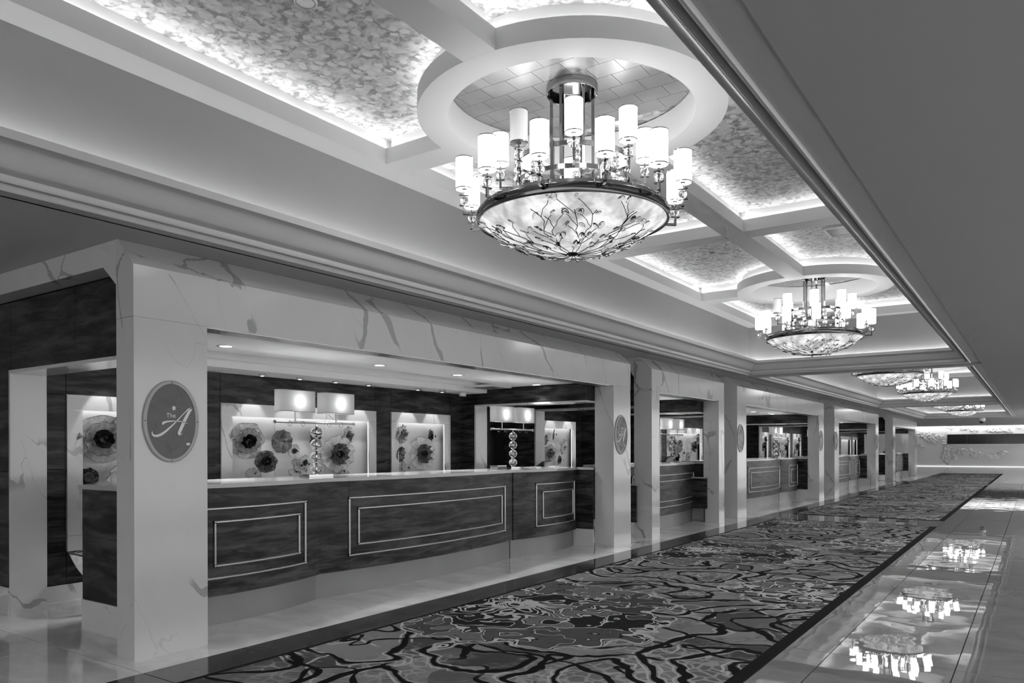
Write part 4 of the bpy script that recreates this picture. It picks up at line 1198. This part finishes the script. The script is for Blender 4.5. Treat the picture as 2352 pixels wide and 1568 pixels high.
for i in range(7):
    yy = y - H_ + .05 + i * .052; B(x - W_ + .03, x + W_ - .03, yy, yy + .03, ZC - .014, ZC - .010).build('slat', 'grey_plastic', e)
def dome(x, y, zc, label, s=1.0):
    e = tag(empty('dome_camera', (x, y, zc)), label, 'camera', 'dome cameras')
    MB().lathe([(.055 * s, zc), (.055 * s, zc - .045 * s), (.048 * s, zc - .055 * s), (.04 * s, zc - .055 * s)], 28, x, y).build('housing', 'white_plastic', e, 40)
    MB().sphere((x, y, zc - .055 * s), .038 * s, 18, 12).build('dome', 'black_plastic', e, 180)
x, y = -7.43, 9.4
dome(x, y, ZK, 'white dome security camera in the far corner of the nearest booth ceiling')
x, y = at_z(2240, 952, ZS); dome(x, 45.2, ZS, 'dark dome security camera on the soffit before the map wall', 3.0)
e = tag(empty('ceiling_vent', (-6.85, 9.3, ZI)), 'flat ceiling vent tray at the right of the nearest booth', 'vent')
B(-7.1, -6.6, 9.05, 9.55, ZI - .03, ZI - .001).build('tray', 'white_plastic', e); B(-7.03, -6.67, 9.12, 9.48, ZI - .034, ZI - .029).build('grille', 'grey_plastic', e)

# ------------------------------------------------------------------ things on the counters
def terminal(x, y, label, rz=0):
    e = tag(empty('card_terminal', (x, y, ZT)), label, 'terminal')
    B(x - .06, x + .06, y - .10, y + .10, ZT, ZT + .045).build('body', 'grey_plastic', e)
    B(x + .058, x + .063, y - .075, y + .035, ZT + .008, ZT + .038).build('slot', 'black_plastic', e)
    B(x + .058, x + .063, y + .05, y + .085, ZT + .012, ZT + .034).build('keypad', 'black_plastic', e)
    B(x - .065, x + .065, y - .105, y + .105, ZT + .045, ZT + .053).build('lid', 'satin_metal', e)
terminal(-5.97, 8.32, 'small grey card printer left of the right lamp on the nearest desk')
def tablet(x, y, label, sc=1.0):
    e = tag(empty('tablet_stand', (x, y, ZT)), label, 'tablet')
    MB().prism([(-.06 * sc + x, ZT + .012), (.06 * sc + x, ZT + .09 * sc), (.052 * sc + x, ZT + .10 * sc), (-.068 * sc + x, ZT + .022)], 1, y - .11 * sc, y + .11 * sc).build('screen', 'black_plastic', e)
    B(x - .07 * sc, x + .07 * sc, y - .07 * sc, y + .07 * sc, ZT, ZT + .014).build('foot', 'white_plastic', e)
tablet(-5.85, 9.28, 'slanted dark tablet on a stand beside the right lamp of the nearest desk')
e = tag(empty('leaflet_tray', (-5.85, 9.04, ZT)), 'low white leaflet tray on the nearest desk, left of the tablet', 'tray')
B(-5.9, -5.78, 8.97, 9.11, ZT, ZT + .02).build('base', 'white_plastic', e); B(-5.895, -5.785, 8.975, 9.105, ZT + .02, ZT + .024).build('leaflets', 'white_plastic', e)
e = tag(empty('leaflet_tray', (-5.85, 9.55, ZT)), 'low white leaflet tray on the nearest desk, right of the tablet', 'tray')
B(-5.9, -5.78, 9.47, 9.62, ZT, ZT + .018).build('base', 'white_plastic', e); B(-5.895, -5.785, 9.475, 9.615, ZT + .018, ZT + .022).build('leaflets', 'white_plastic', e)
tablet(-5.7, 13.4, 'dark tablet left of the lamp on the second desk', 1.3)
def monitor(x, y, z, label, w=.5, h=.3, rz=0):
    e = tag(empty('desk_monitor', (x, y, z)), label, 'monitor')
    B(x - .10, x + .10, y - .1, y + .1, z, z + .012).build('foot', 'black_plastic', e)
    B(x - .012, x + .012, y - .02, y + .02, z + .012, z + .18).build('neck', 'black_plastic', e)
    B(x + .012, x + .035, y - w / 2, y + w / 2, z + .1, z + .1 + h).build('casing', 'black_plastic', e)
monitor(-6.05, 14.5, ZT, 'thin dark monitor seen edge on beside the second lamp', .3, .2)
monitor(-6.2, 27.2, ZT, 'dark monitor behind the counter of the fourth desk', .7, .45)
monitor(-6.0, 38.3, ZT, 'dark monitor at the left of the farthest desk', .35, .22)
def phone(x, y, label):
    e = tag(empty('desk_phone', (x, y, ZT)), label, 'telephone')
    MB().prism([(x - .1, ZT), (x + .1, ZT), (x + .1, ZT + .03), (x - .1, ZT + .07)], 1, y - .1, y + .1).build('body', 'black_plastic', e)
    B(x - .1, x + .1, y - .085, y - .045, ZT + .05, ZT + .1).build('handset', 'black_plastic', e)
phone(-6.0, 40.5, 'black desk telephone on the farthest desk'); phone(-5.95, 41.6, 'second black telephone at the right of the farthest desk')
e = tag(empty('notice_frame', (-6.1, 42.2, ZT)), 'small framed notice standing on the farthest desk', 'notice')
B(-6.11, -6.09, 42.0, 42.4, ZT + .1, ZT + .55).build('frame', 'grey_plastic', e); B(-6.09, -6.086, 42.04, 42.36, ZT + .14, ZT + .51).build('sheet', 'white_plastic', e); B(-6.14, -6.06, 42.1, 42.3, ZT, ZT + .1).build('foot', 'grey_plastic', e)
# clear plastic seat behind the near desk end
e = tag(empty('acrylic_chair', (-6.98, 3.60, 0)), 'clear moulded plastic chair peeking out behind the near desk end', 'chair')
mb = MB(); vs = []; nu, nv = 24, 8
for i in range(nv + 1):
    t = i / nv; r = .10 + .20 * t ** .7; zz = .26 + .26 * t ** 1.4
    for j in range(nu): a = 2 * PI * j / nu; vs.append((-6.98 + r * cos(a), 3.60 + r * sin(a), zz + .02 * t * sin(3 * a)))
mb.add(vs, [(i * nu + j, i * nu + (j + 1) % nu, (i + 1) * nu + (j + 1) % nu, (i + 1) * nu + j) for i in range(nv) for j in range(nu)] + [tuple(range(nu))[::-1]])
mb.build('seat_shell', 'acrylic', e, 60)
MB().tube([(-6.98 + .305 * cos(2 * PI * j / 24), 3.60 + .305 * sin(2 * PI * j / 24), .52 + .02 * sin(3 * 2 * PI * j / 24)) for j in range(24)], .012, 8, True).build('rim', 'crystal', e, 60)
MB().tube([(-6.98, 3.60, .02), (-6.98, 3.60, .27)], .025, 12).build('pedestal', 'chrome', e, 40)
MB().lathe([(.001, .0), (.2, .0), (.2, .012), (.03, .03)], 24, -6.98, 3.60).build('foot', 'chrome', e, 40)
# black fixture at the end of the last portal
e = tag(empty('wall_fixture', (XP, 43.98, 1.0)), 'small black fixture on the far end of the last marble portal', 'fixture')
MB().sphere((XP - .1, 44.05, 1.2), .1, 14, 10, (.7, .7, 2.6)).build('body', 'black_plastic', e, 180); B(XP - .14, XP - .06, 43.98, 44.04, 1.05, 1.35).build('bracket', 'black_plastic', e)
# potted plant seen through the fourth booth
e = tag(empty('potted_plant', (-7.3, 32.75, ZT)), 'small dark spiky potted plant seen through the fourth booth', 'plant')
MB().lathe([(.06, 0.9), (.09, 1.1), (.08, 1.1), (.001, 1.06)], 16, -7.3, 32.75).build('pot', 'grey_plastic', e, 40)
B(-7.5, -7.1, 32.55, 32.95, .0, .9).build('stand', 'wood', e)
for i in range(11):
    a = i * 2.4; l = .3 + .12 * (i % 3)
    MB().tube([(-7.3, 32.75, 1.06), (-7.3 + .08 * cos(a), 32.75 + .08 * sin(a), 1.06 + l * .6), (-7.3 + .2 * cos(a), 32.75 + .2 * sin(a), 1.06 + l)], [.012, .016, .002], 6, flat=.3).build('leaf', 'black_plastic', e, 60)
